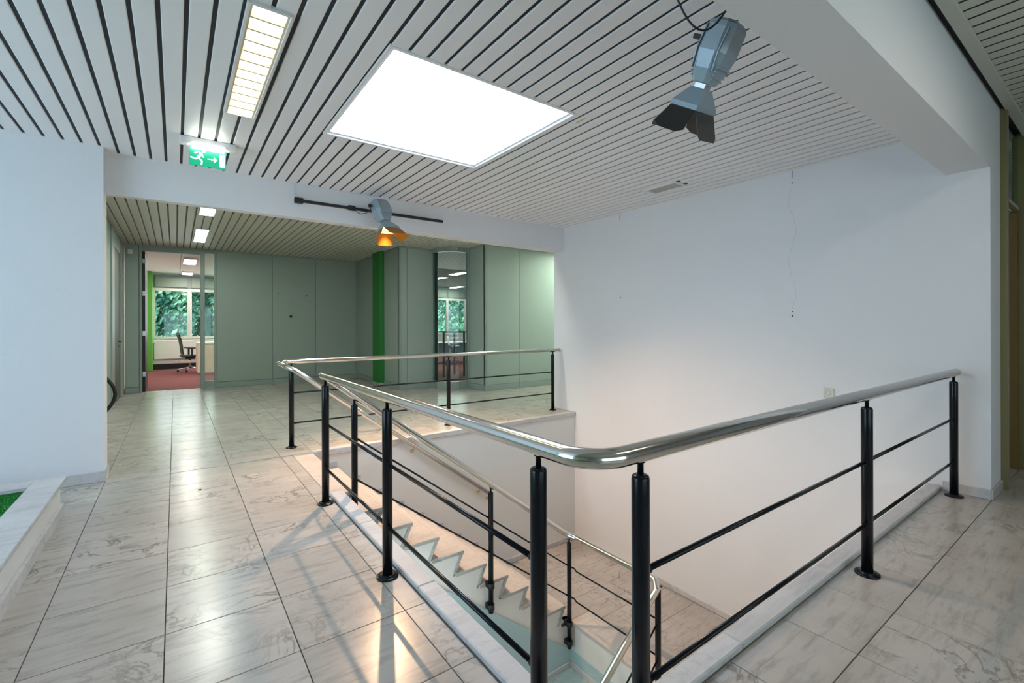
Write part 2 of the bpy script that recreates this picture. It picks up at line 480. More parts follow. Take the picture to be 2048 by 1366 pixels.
lf = bpy.data.objects['floor_lower']
for c in cells(1.08, 3.64, 1.08, 3.87): put('tile', tile_mesh(c[1] - c[0], c[3] - c[2], 'tile', M['marbleg']), lf, (c[0], c[2], -2.52))

# right wall, pier
wr = MB()
wr.box(5.083, 5.49, 0.703, 5.78, -2.7, 3.14)
wr.build('wall_right', M['wall']); struct(bpy.data.objects['wall_right'], 'tall white wall on the right side of the stairwell')
# small marks on right wall
for i, (yy, zz, rr) in enumerate(((4.368, 1.75, .008), (2.119, 1.445, .008), (2.119, 1.49, .006), (4.37, 2.83, .006), (2.118, 2.80, .007))):
    tag(MB().lathe([(rr, 0), (rr, .004), (rr * .5, .006)], 8, Matrix.Translation((5.083, yy, zz)) @ Matrix.Rotation(-pi / 2, 4, 'Y')).build('wall_screw', M['blackm']),
        ['tiny dark screw hole in the white right wall, lower left one', 'tiny dark screw hole low under the long hairline crack', 'tiny screw hole just above the lowest one under the hairline crack', 'tiny dark plug near the ceiling at the far end of the right wall', 'tiny dark plug near the ceiling above the hairline crack'][i], 'screw hole')
for yy, zz in ((4.373, 2.885), (2.115, 2.89)):
    tag(MB().bbox(5.070, 5.083, yy - .006, yy + .006, zz - .035, zz + .03, .002).build('picture_hook', M['chrome']),
        'small metal hook at the top of the right wall, ' + ('nearer the far beam' if yy > 3 else 'above the hairline crack'), 'hook')
cp = []; random.seed(3)
for i in range(24): cp.append((5.0825, 2.118 + .035 * sin(i * .55) + random.uniform(-.006, .006), 2.78 - i * 0.055))
tag(MB().tube(cp, .0007, 4).build('hairline_crack', plain('crack_grey', srgb(165, 160, 158), 0.9)), 'thin wavy hairline crack running down the white right wall', 'crack')
random.seed(7)

# left wall (pier) and its return
wl = MB(); wl.box(-4.2, -0.508, 5.39, 5.61, 0, 3.06)
struct(wl.build('wall_left', M['wall']), 'white wall on the left with a bluish cast')
# back beam (slightly tapering in plan)
bb = MB(); bb.prism([(-0.508, 5.53), (5.083, 5.53), (5.083, 5.78), (-0.508, 5.62)], 2.56, 3.06, 'z')
struct(bb.build('trim_1', M['wall']), 'white beam over the opening to the back corridor')
# near beam over the camera's right
b2 = MB(); b2.box(-4.2, 5.083, 0.703, 0.956, 2.57, 3.2)
struct(b2.build('trim_2', M['wall']), 'large white beam crossing the upper right')
# baseboards
def skirt(name, segs, parent=None):
    root = empty(name); struct(root)
    for s_ in segs:
        MB().bbox(*s_, .003).build('skirting_slab', M['slab'], root)
    return root


skirt('baseboard_left', [(-3.0, -1.45, 5.374, 5.39, 0, .09), (-1.45, -0.498, 5.374, 5.39, 0, .09), (-0.508, -0.494, 5.39, 5.61, 0, .09)])
skirt('baseboard_right', [(5.069, 5.083, 0.703, 0.98, 0, .075), (5.069, 5.49, 0.689, 0.703, 0, .075)])
skirt('baseboard_landing', [(5.069, 5.083, 1.07, 1.9, -2, -1.93), (5.069, 5.083, 1.9, 2.82, -2, -1.93), (5.069, 5.083, 2.82, 3.74, -2, -1.93), (5.069, 5.083, 3.74, 4.66, -2, -1.93), (5.069, 5.083, 4.66, 5.286, -2, -1.93),
                           (3.56, 4.3, 5.286, 5.30, -2, -1.93), (4.3, 5.069, 5.286, 5.30, -2, -1.93)])
skirt('baseboard_lower', [(1.09, 2.4, 3.846, 3.858, -2.52, -2.455), (2.4, 3.615, 3.846, 3.858, -2.52, -2.455), (3.615, 3.627, 2.6, 3.858, -2.52, -2.455)])

# ================================================================= STAIRCASE
RUN, RISE, NX = 0.262, 0.2, 1.185
st = empty('staircase', (1.185, 3.86, 0)); tag(st, 'marble staircase descending beside the far wall to a landing', 'staircase')
def sp(mb, name, mat):
    o = mb.build(name, mat, st); o.location = (-1.185, -3.86, 0); return o


# top slab flush with the floor
sp(MB().bbox(0.990, NX, 3.84, 5.285, -.03, 0, .003), 'top_slab', M['step'])
YS = 3.86; YF = 5.30
tread_me = None
for k in range(0, 10):
    x = NX + RUN * k; z = -RISE * k
    # riser below nosing k
    if k <= 9:
        r_ = MB(); r_.prism([(x - .004, z - .03), (x - .085, z - RISE), (x - .113, z - RISE), (x - .034, z - .03)], YS, YF - .001, 'y')
        sp(r_, 'riser', [M['riser']])
        if k >= 1:
            t_ = MB(); t_.bbox(x - RUN - .085, x, YS - .004, YF - .001, z - .03, z, .004)
            o = sp(t_, 'tread', M['step'])
            MB().box(x - RUN - .08, x - .001, YS - .0065, YS - .004, z - .0295, z - .001).build('tread_end_shade', M['riser'], o)  # thin grey strip, shade on the tread's side put into its colour
            # inlaid anti slip strips
            for q in (0.055, 0.085):
                s_ = MB(); s_.box(x - q, x - q + .014, YS + .09, YF - .12, z - .002, z + .0012)
                s2 = s_.build('grip_strip', M['grip'], o)
        # wall skirting tips
        if k >= 1:
            sp(MB().bbox(x - RUN - .035, x + .002, YF - .014, YF, z, z + .045, .002), 'skirting', M['slab'])
# string
pts = []
for k in range(0, 10):
    x = NX + RUN * k; z = -RISE * k
    pts += [(x - .03, z - .03), (x - .109, z - RISE - (.03 if k < 9 else 0))]
low = lambda x: -1.519 - .765 * (x - 2.562)
pts = [(1.076, -.03)] + pts + [(3.64, -2.0), (3.64, low(3.64)), (1.076, low(1.076))]
sp(MB().prism(pts, YS + .018, YS + .10, 'y'), 'string', M['wallsm'])
# light strip painted line beside each riser is left to the marble edge; wall below
sp(MB().prism([(1.076, low(1.076)), (3.64, low(3.64)), (3.64, -2.52), (1.076, -2.52)], YS - .0, YS + .10, 'y'), 'lower_wall', M['teal'])
# landing
LX = 3.63
sp(MB().box(LX + .01, 5.083, 1.07, YF, -2.32, -2.006), 'landing_slab', M['wallsm'])
sp(MB().bbox(LX - .005, LX + .30, 2.6, YS - .0, -2.04, -2.0, .004), 'landing_edge', M['step'])
for y0_, y1_ in ((1.07, 1.8), (1.8, 2.6)):
    sp(MB().bbox(LX - .005, LX + .30, y0_ + .001, y1_ - .001, -2.04, -2.0, .004), 'landing_edge', M['step'])
sp(MB().box(LX + .0, LX + .04, 2.6, YS, -2.32, -2.04), 'fascia', M['wallsm'])
sp(MB().box(LX - .002, LX + .04, 2.6, YS, -2.52, -2.32), 'lower_wall', M['teal'])
sp(MB().box(LX + .28, 5.08, 1.07, YF, -2.008, -2.004), 'grout', M['grout']); sp(MB().box(3.5, LX + .31, YS, YF, -2.03, -2.004), 'grout', M['grout'])
land = bpy.data.objects['landing_slab']
for c in cells(LX + .30, 5.07, 1.075, YF - .014, 3.665 - 0.0, 3.68) + [q for q in cells(3.56, LX + .30, YS, YF - .014, 3.2, 3.68)]:
    o = put('tile', tile_mesh(c[1] - c[0], c[3] - c[2]), land, (c[0], c[2], -2.0))
# second flight
for k in (1, 2):
    x = 3.62 - RUN * (k - 1)
    sp(MB().bbox(x - RUN, x + .05, 1.07, 2.6, -2.0 - .173 * k - .03, -2.0 - .173 * k, .004), 'tread', M['step'])
    sp(MB().box(x + .02, x + .04, 1.07, 2.6, -2.0 - .173 * k, -2.0 - .173 * (k - 1) - .03), 'riser', M['riser'])
sp(MB().prism([(3.63, -2.04), (3.63, -2.52), (2.9, -2.52), (2.9, -2.4), (3.1, -2.4), (3.36, -2.22), (3.63, -2.04)], 2.585, 2.6, 'y'), 'string', M['wallsm'])


# ================================================================= RAILINGS
def post(parent, x, y, zb, zt, off, dirv=(1, 0, 0), base=True, r=0.027):
    """round black post; off = origin of parent"""
    ox, oy, oz = off
    p = MB(); T = Matrix.Translation((x - ox, y - oy, -oz))
    prof = [(r, zb), (r, zt - .012), (r * .92, zt - .004), (r * .7, zt), (r * .38, zt)]
    p.lathe(prof, 28, T)
    o = p.build('post', M['black'], parent)
    n = MB(); n.lathe([(.0095, zt - .002), (.0095, zt + .034), (.014, zt + .036), (.014, zt + .038)], 14, T)
    d = Vector(dirv).normalized(); sd = d.cross(Vector((0, 0, 1))).normalized()
    up = sd.cross(d)
    c = Vector((x - ox, y - oy, zt + .040 - oz))
    R = Matrix((( d.x, sd.x, up.x, c.x), (d.y, sd.y, up.y, c.y), (d.z, sd.z, up.z, c.z), (0, 0, 0, 1)))
    n.bbox(-.045, .045, -.010, .010, -.003, .003, .001, 0, R)
    n.build('saddle', M['black'], o)
    if base:
        q = MB(); q.lathe([(.058, 0.0), (.058, .008), (.054, .011), (.040, .012), (.040, .017), (.034, .019)], 32, Matrix.Translation((x - ox, y - oy, zb - oz)))
        q.build('base_plate', M['black'], o)
    return o


def offp(p, off): return [tuple(Vector(a) - Vector(off)) for a in p]


def bar(parent, pts, off, r=0.0095, name='crossbar'):
    b_ = MB(); b_.tube(offp(pts, off), r, 12); return b_.build(name, M['black'], parent)


def stub(parent, p, d, off):
    """little sleeve where a bar meets a post"""
    d = Vector(d).normalized(); p = Vector(p) - Vector(off)
    b_ = MB(); b_.tube([p, p + d * .012], .0135, 12); return b_.build('collar', M['black'], parent)


HZ, B1, B2 = 0.972, 0.611, 0.272
RX, RY = 0.923, 0.891
# ---- near L-shaped rail continuing down the first flight as one bent tube
off = (RX, RY, 0)
nr = empty('stair_railing', off); tag(nr, 'large polished steel handrail on black posts round the near sides of the stairwell', 'railing')
YB = 3.80
rb = lambda x: 0.79 - .752 * (x - 1.175)
path = [(5.03, RY, HZ), (RX, RY, HZ), (RX, 3.78, HZ), (1.0, YB + .02, HZ - .02)]
path = fillet([(5.03, RY, HZ), (RX, RY, HZ), (RX, 3.74, HZ)], .12, 12)
u_turn = [(RX + .002, 3.78, HZ - .001), (RX + .012, 3.81, HZ - .006), (RX + .035, 3.825, HZ - .018), (RX + .07, 3.82, HZ - .04), (RX + .12, 3.81, rb(RX + .12) + .004)]
path += [Vector(p) for p in u_turn]
endx = 3.50
land_path = fillet([(RX + .22, YB, rb(RX + .22)), (endx, YB, rb(endx)), (3.56, 3.70, -.985), (3.56, 2.66, -.985), (3.50, 2.60, -1.03), (3.50 - .9, 2.60, -1.03 - .763 * .9)], [.06, .05, .05, .06], 6)
path += land_path
MB().tube(offp(path, off), .030, 24).build('handrail', M['steel'], nr)
postsR = [(1.124, RY), (3.03, RY), (4.955, RY)]
for x, y in postsR: post(nr, x, y, 0, .906, off)
postsL = [(RX, 1.127), (RX, 2.413), (RX, 3.685)]
for x, y in postsL: post(nr, x, y, 0, .906, off, (0, 1, 0))
for z in (B1, B2):
    bar(nr, [(1.124, RY + .002, z), (3.03, RY + .002, z)], off); bar(nr, [(3.03, RY + .002, z), (4.955, RY + .002, z)], off)
    bar(nr, [(RX, 1.127, z), (RX, 2.413, z)], off); bar(nr, [(RX, 2.413, z), (RX, 3.685, z)], off)
    for (x, y), d in (((1.124, RY), (1, 0, 0)), ((3.03, RY), (1, 0, 0)), ((3.03, RY), (-1, 0, 0)), ((4.955, RY), (-1, 0, 0)), ((RX, 1.127), (0, 1, 0)), ((RX, 2.413), (0, 1, 0)), ((RX, 2.413), (0, -1, 0)), ((RX, 3.685), (0, -1, 0))):
        dv = Vector(d); stub(nr, Vector((x, y, z)) + dv * .026, d, off)
sd = (1, 0, -.752)
for x, zb in ((1.178, -.45), (2.505, -1.47), (3.553, -2.25)):
    zt = rb(x) - .072
    o = post(nr, x, YB, zb, zt, off, sd if x < 3.5 else (1, 0, -.2), base=False, r=.0255)
    for dz in (.03, .24):
        q = MB(); T = Matrix.Translation((x - off[0], YB - off[1], zb + dz))
        q.lathe([(.036, 0), (.036, .055)], 8, T)
        q.bbox(-.03, .03, .0, .06, 0, .055, .002, 0, T)
        q.build('wall_clamp', M['blackm'], o)
for dz in (-.34, -.675):
    x0, x1, x2 = 1.178, 2.505, 3.553
    f = lambda x: rb(x) + dz
    bar(nr, [(x0, YB, f(x0)), (x1, YB, f(x1))], off, .008); bar(nr, [(x1, YB, f(x1)), (x2, YB, f(x2) - .0)], off, .008)
    zz = f(x2)
    bar(nr, fillet([(x2, YB, zz), (x2 + .02, YB - .06, zz - .005), (3.565, 3.70, zz - .02), (3.56, 2.63, zz - .0)], .03, 4), off, .008)
    bar(nr, [(3.56, 2.63, zz - .02), (2.7, 2.60, zz - .02 - .763 * .86)], off, .008)
o = post(nr, 3.56, 2.63, -2.2, -1.06, off, (0, 1, 0), base=False)

# ---- far rail along the back edge, bent down to the wall rail
off = (1.045, 5.62, 0); FY = 5.62
fr_ = empty('stair_railing', off); tag(fr_, 'steel handrail on black posts along the far edge of the stairwell', 'railing')
ra = lambda x: .69 - .745 * (x - 1.281)
p1 = [Vector((5.045, FY, .962)), Vector((1.02, FY, .962))]
ut = [Vector(p) for p in ((.965, FY - .005, .961), (.925, FY - .03, .960), (.905, FY - .08, .958), (.905, FY - .15, .955), (.915, FY - .22, .950), (.935, FY - .29, .937), (.965, FY - .345, .92), (1.01, 5.24, ra(1.01)))]
p2 = [Vector((1.3, 5.235, ra(1.3))), Vector((3.44, 5.235, ra(3.44)))]
MB().tube(offp(p1 + ut + p2, off), .026, 20).build('handrail', M['steel'], fr_)
for x in (1.045, 3.02, 4.905): post(fr_, x, FY, 0, .895, off)
for z in (B1, B2):
    bar(fr_, [(1.045, FY, z), (3.02, FY, z)], off); bar(fr_, [(3.02, FY, z), (4.905, FY, z)], off)
for x in (2.34, 3.28, 3.43):
    z = ra(x) - .06
    b_ = MB(); b_.tube(offp([(x, 5.235, z + .04), (x, 5.24, z), (x, 5.296, z - .015)], off), .007, 8)
    b_.lathe([(.028, 0), (.028, .006), (.02, .009)], 14, Matrix.Translation(Vector((x, 5.3, z - .015)) - Vector(off)) @ Matrix.Rotation(pi / 2, 4, 'X'))
    b_.build('bracket', M['brass'], fr_)

# ================================================================= CEILINGS
PITCH = 0.1157; SW = 0.0945
slat_cache = {}


def slat_mesh(L, w, mat):
    k = (round(L, 3), round(w, 3), mat.name)
    if k not in slat_cache:
        h = .016; r = .004
        prof = [(0, h), (0, r), (r * .3, r * .3), (r, 0), (w - r, 0), (w - r * .3, r * .3), (w, r), (w, h)]
        b_ = MB(); n = len(prof)
        b_.add([(x, 0, z) for x, z in prof] + [(x, L, z) for x, z in prof], [(i, i + 1, n + i + 1, n + i) for i in range(n - 1)] + [(n - 1, 0, n, 2 * n - 1), tuple(range(n - 1, -1, -1)), tuple(range(n, 2 * n))])
        slat_cache[k] = b_.mesh('slat', mat)
    return slat_cache[k]


def slat_ceiling(name, x0, x1, y0, y1, z, phase, holes, mat, pitch=PITCH, sw=SW, label=None, ztop=None):
    """holes: (x0,x1,y0,y1)"""
    ztop = ztop or z + .008
    b_ = MB()
    # backing plane built as strips round the big holes
    xs = sorted({x0, x1} | {h[i] for h in holes for i in (0, 1)}); ys = sorted({y0, y1} | {h[i] for h in holes for i in (2, 3)})
    for a, c in zip(xs[:-1], xs[1:]):
        for d, e in zip(ys[:-1], ys[1:]):
            mx_, my_ = (a + c) / 2, (d + e) / 2
            if any(h[0] < mx_ < h[1] and h[2] < my_ < h[3] for h in holes): continue
            b_.box(a, c, d, e, ztop, ztop + .02)
    root = struct(b_.build(name, M['void']), label)
    pieces = []
    k = math.floor((x0 - phase) / pitch)
    while True:
        g = phase + k * pitch  # centre of gap
        a = g + (pitch - sw) / 2; c = a + sw
        k += 1
        if a >= x1 - .01: break
        a = max(a, x0); c = min(c, x1)
        if c - a < .012: continue
        iv = [(y0, y1)]
        for h in holes:
            if h[0] < c - .006 and h[1] > a + .006:
                # partially cut slats are split at the hole edge
                new = []
                for s_, e_ in iv:
                    if h[3] <= s_ or h[2] >= e_: new.append((s_, e_)); continue
                    if h[2] > s_: new.append((s_, h[2]))
                    if h[3] < e_: new.append((h[3], e_))
                    if a < h[0] - .006: pieces.append((a, h[0], max(s_, h[2]), min(e_, h[3])))
                    if c > h[1] + .006: pieces.append((h[1], c, max(s_, h[2]), min(e_, h[3])))
                iv = new
        for s_, e_ in iv: pieces.append((a, c, s_, e_))
    vis_, hid_ = [], MB()
    for a, c, s_, e_ in pieces:
        P = [(x, s_ + (e_ - s_) * t, z) for x in (a, c) for t in (0, .25, .5, .75, 1)]
        if any(inview([p], 40) for p in P): put('slat', slat_mesh(e_ - s_, c - a, mat), root, (a, s_, z))
        else: hid_.box(a, c, s_, e_, z, z + .016)
    if hid_.v: tag(hid_.build('hidden_slats', mat, root), kind='stuff')
    return root


SKY = (1.02, 2.385, 2.535, 3.91)
LMP = (0.285, 0.492, 2.54, 3.965)
ZC, ZO, ZN = 2.93, 3.06, 3.12
slat_ceiling('ceiling', -4.2, 5.083, 0.956, 5.39, ZC, 0.049, [(SKY[0] - .03, SKY[1] + .03, SKY[2] - .03, SKY[3] + .03), (LMP[0], LMP[1], LMP[2], LMP[3])], M['slat'], label='light grey slatted metal ceiling with dark gaps')
slat_ceiling('ceiling_strip', -0.508, 5.083, 5.39, 5.53, ZC, 0.049, [], M['slat'])
slat_ceiling('ceiling_back', -1.4, 8.6, 5.62, 12.25, ZO, -0.085, [(.285, .49, 9.68, 11.15), (.285, .49, 6.95, 8.42)], M['slat2'], pitch=.1131, sw=.094, label='olive grey slatted ceiling of the back corridor')
slat_ceiling('ceiling_near', -4.2, 9.0, -3.5, 0.605, ZN, 0.02, [], M['slat2'], sw=.092, ztop=ZN + .005, label='slatted ceiling at the top right')
near_fill_at = (2.1, 3.9, -.62, -.42)
# dark gap line + edge trim of near ceiling
struct(MB().box(-4.2, 9, .64, .80, ZN + .02, ZN + .05).build('trim_3', M['void']))
struct(MB().bbox(-4.2, 3.7, .605, .672, ZN - .012, ZN + .02, .003).build('trim_4', M['slat2']))
struct(MB().bbox(3.702, 9, .605, .672, ZN - .012, ZN + .02, .003).build('trim_5', M['slat2']))
# edge profiles along the ceiling
for i, (a, c, d, e, z) in enumerate(((-4.2, -.508, 5.372, 5.39, ZC), (-.508, 5.083, 5.512, 5.53, ZC), (5.068, 5.083, .956, 5.53, ZC))):
    struct(MB().bbox(a, c, d, e, z - .003, z + .012, .001).build('trim_%d' % (6 + i), M['slat']))
# void closure above skylight opening
# skylight
sk = empty('skylight', ((SKY[0] + SKY[1]) / 2, (SKY[2] + SKY[3]) / 2, ZC)); tag(sk, 'square bright skylight shaft set in the slatted ceiling', 'skylight')
def skp(mb, n, m): o = mb.build(n, m, sk); o.location = -Vector(sk.location); return o
x0, x1, y0, y1 = SKY
for a in ((x0 - .045, x0 - .02, y0 - .045, y1 + .045), (x1 + .02, x1 + .045, y0 - .045, y1 + .045), (x0 - .02, x1 + .02, y0 - .045, y0 - .02), (x0 - .02, x1 + .02, y1 + .02, y1 + .045)):
    skp(MB().bbox(*a, ZC - .006, ZC + .03, .002), 'edge_trim', M['slat'])
M['shaft'] = plain('shaft_white', (0.86, 0.88, 0.9, 1), 0.7, var=0.0)
for a in ((x0 - .02, x0, y0 - .02, y1 + .02), (x1, x1 + .02, y0 - .02, y1 + .02), (x0, x1, y0 - .02, y0), (x0, x1, y1, y1 + .02)):
    skp(MB().box(*a, ZC + .012, 3.95), 'shaft_wall', M['shaft'])
skp(MB().box(x0, x1, y0, y1, 3.93, 3.95), 'dome', M['sky'])


def ceiling_lamp(name, box, z, glow, label, group=None, nl=11, flush=False):
    a, c, d, e = box
    r_ = empty(name, ((a + c) / 2, (d + e) / 2, z)); tag(r_, label, 'ceiling light', group)
    L = Vector(r_.location)
    def P(mb, n, m, par=None): o = mb.build(n, m, par or r_); o.location = -L if par is None else (0, 0, 0); return o
    f = MB(); t = .014
    f.bbox(a, a + t, d, e, z - .016, z + .05, .002); f.bbox(c - t, c, d, e, z - .016, z + .05, .002)
    f.bbox(a + t, c - t, d, d + t, z - .016, z + .05, .002); f.bbox(a + t, c - t, e - t, e, z - .016, z + .05, .002)
    P(f, 'frame', M['white'])
    if flush:
        P(MB().box(a + t, c - t, d + t, e - t, z - .012, z - .008), 'diffuser', glow)
        for i in range(1, nl):
            y = d + t + (e - d - 2 * t) * i / nl
            P(MB().box(a + t, c - t, y - .004, y + .004, z - .0125, z - .0121), 'cross_bar', M['white'])
        return r_
    P(MB().box(a + t, c - t, d + t, e - t, z + .042, z + .046), 'diffuser', glow)
    for i in range(nl):
        y = d + t + (e - d - 2 * t) * (i + 1) / (nl + 1)
        P(MB().prism([(y - .001, z + .03), (y + .001, z + .03), (y + .007, z - .006), (y - .007, z - .006)], a + t, c - t, 'x'), 'louvre', M['louvre'])
    for x in (a + t, c - t - .012):
        P(MB().box(x, x + .012, d + t, e - t, z - .008, z + .03), 'reflector', M['louvre'])
    return r_


ceiling_lamp('ceiling_lamp', LMP, ZC, M['lampw'], 'long warm louvred ceiling light between the slats, upper left')
ceiling_lamp('ceiling_lamp', (.285, .49, 9.68, 11.15), ZO, M['lampg'], 'louvred ceiling light with cool glow farthest down the back corridor', nl=2, flush=True)
ceiling_lamp('ceiling_lamp', (.285, .49, 6.95, 8.42), ZO, M['lampb'], 'bright ceiling light in the back corridor just behind the beam', nl=2, flush=True)
ceiling_lamp('ceiling_lamp', (1.7, 3.2, 5.78, 5.98), ZO - .02, M['lampb'], 'added unseen fill light just behind the far beam', nl=2, flush=True)  # fill lamp added out of view to brighten the corridor
ceiling_lamp('ceiling_lamp', (7.35, 7.55, 6.2, 7.7), ZO, M['lampc'], 'ceiling light round the corner of the back corridor', nl=2, flush=True)
M['filln'] = emis('near_fill_glow', (1.0, 0.93, 0.80, 1), 6.5)
ceiling_lamp('ceiling_lamp', near_fill_at, ZN - .02, M['filln'], 'added unseen fill light above the near floor', nl=2, flush=True)  # lamp added outside the view to lift the right side of the floor
# small unlit recessed lamp
sl = empty('recessed_lamp', (4.52, 3.24, ZC)); tag(sl, 'small unlit white recessed lamp in the ceiling near the right wall', 'ceiling light')
f = MB(); a, c, d, e = -.12, .12, -.22, .22
f.bbox(a, a + .02, d, e, -.02, 0, .003); f.bbox(c - .02, c, d, e, -.02, 0, .003); f.bbox(a + .02, c - .02, d, d + .02, -.02, 0, .003); f.bbox(a + .02, c - .02, e - .045, e, -.02, 0, .003)
f.build('frame', M['white'], sl)
MB().box(a + .02, c - .02, d + .02, e - .045, -.006, -.003).build('diffuser', plain('diffuser_grey', srgb(172, 168, 160), .5), sl)
for x in (-.07, .07): MB().bbox(x - .02, x + .02, d - .03, d, -.004, .0, .001).build('clip', M['blackm'], sl)
tag(MB().bbox(2.52, 2.53, 2.51, 2.61, ZC - .001, ZC, .0003).build('tape_strip', plain('yellow_tape', srgb(190, 160, 90), .6)), 'thin yellowish tape strip on a ceiling slat beside the skylight', 'tape')

# ================================================================= EXIT SIGN
ex = empty('exit_sign', (.232, 4.68, ZC)); tag(ex, 'green emergency exit sign with running figure, arrow and door under a lit tube', 'exit sign')
MB().bbox(-.20, .20, -.035, .045, -.062, 0, .006).build('housing', M['white'], ex)
MB().bbox(-.125, .118, -.042, .03, -.088, -.040, .01).build('tube_cover', M['tube'], ex)
MB().bbox(-.137, .125, .0, .004, -.225, -.06, .001).build('plate', M['signg'], ex)
fg = MB(); yy = -.0012
def rot2(p, c, a): return (c[0] + (p[0] - c[0]) * cos(a) - (p[1] - c[1]) * sin(a), c[1] + (p[0] - c[0]) * sin(a) + (p[1] - c[1]) * cos(a))
def seg(a, c, w):
    d = Vector((c[0] - a[0], c[1] - a[1])); n = Vector((-d.y, d.x)).normalized() * w / 2
    pts_ = [(a[0] + n.x, a[1] + n.y), (c[0] + n.x, c[1] + n.y), (c[0] - n.x, c[1] - n.y), (a[0] - n.x, a[1] - n.y)]
    fg.prism(pts_, yy, -.0002, 'y')
def disc(c, r): fg.prism([(c[0] + r * cos(t * pi / 8), c[1] + r * sin(t * pi / 8)) for t in range(16)], yy, -.0002, 'y')
# sign units: u 0..1 across, v 0..1 down, plate x -.137...125, z -.072..-.222
U = lambda u, v: (-.137 + .262 * u, -.075 - .145 * v)
def sg(a, c, w): seg(U(*a), U(*c), w); disc(U(*a), w / 2); disc(U(*c), w / 2)
disc(U(.39, .17), .0125)
sg((.32, .32), (.24, .56), .020); sg((.34, .30), (.22, .22), .009); sg((.22, .22), (.15, .34), .009)
sg((.34, .36), (.38, .50), .009)
sg((.24, .58), (.18, .66), .012); sg((.18, .66), (.05, .60), .011)
sg((.25, .58), (.34, .74), .012); sg((.34, .74), (.33, .93), .011)
sg((.50, .56), (.66, .56), .007)
fg.prism([U(.66, .38), U(.76, .56), U(.66, .74)], yy, -.0002, 'y')
fg.build('pictogram', M['signw'], ex)
MB().prism([U(.82, .18), U(.97, .18), U(.97, .92), U(.82, .92)], yy, -.0002, 'y').build('door_symbol', M['signw'], ex)

# ================================================================= SPOTLIGHTS
def loft(b_, st_, mi=0, ch=.25):
    """rounded rectangular stations (z,w,d)"""
    rings = []
    for z, w, d, *o in st_:
        ox = o[0] if o else 0
        c = min(w, d) * ch
        pr = [(-w / 2 + c, -d / 2), (w / 2 - c, -d / 2), (w / 2, -d / 2 + c), (w / 2, d / 2 - c), (w / 2 - c, d / 2), (-w / 2 + c, d / 2), (-w / 2, d / 2 - c), (-w / 2, -d / 2 + c)]
        rings.append([(x + ox, y, z) for x, y in pr])
    vs = [p for r in rings for p in r]; fs = []
    for i in range(len(rings) - 1):
        for j in range(8): fs.append((i * 8 + j, (i + 1) * 8 + j, (i + 1) * 8 + (j + 1) % 8, i * 8 + (j + 1) % 8))
    fs.append(tuple(range(8))); fs.append(tuple((len(rings) - 1) * 8 + j for j in range(7, -1, -1)))
    b_.add(vs, fs, mi)


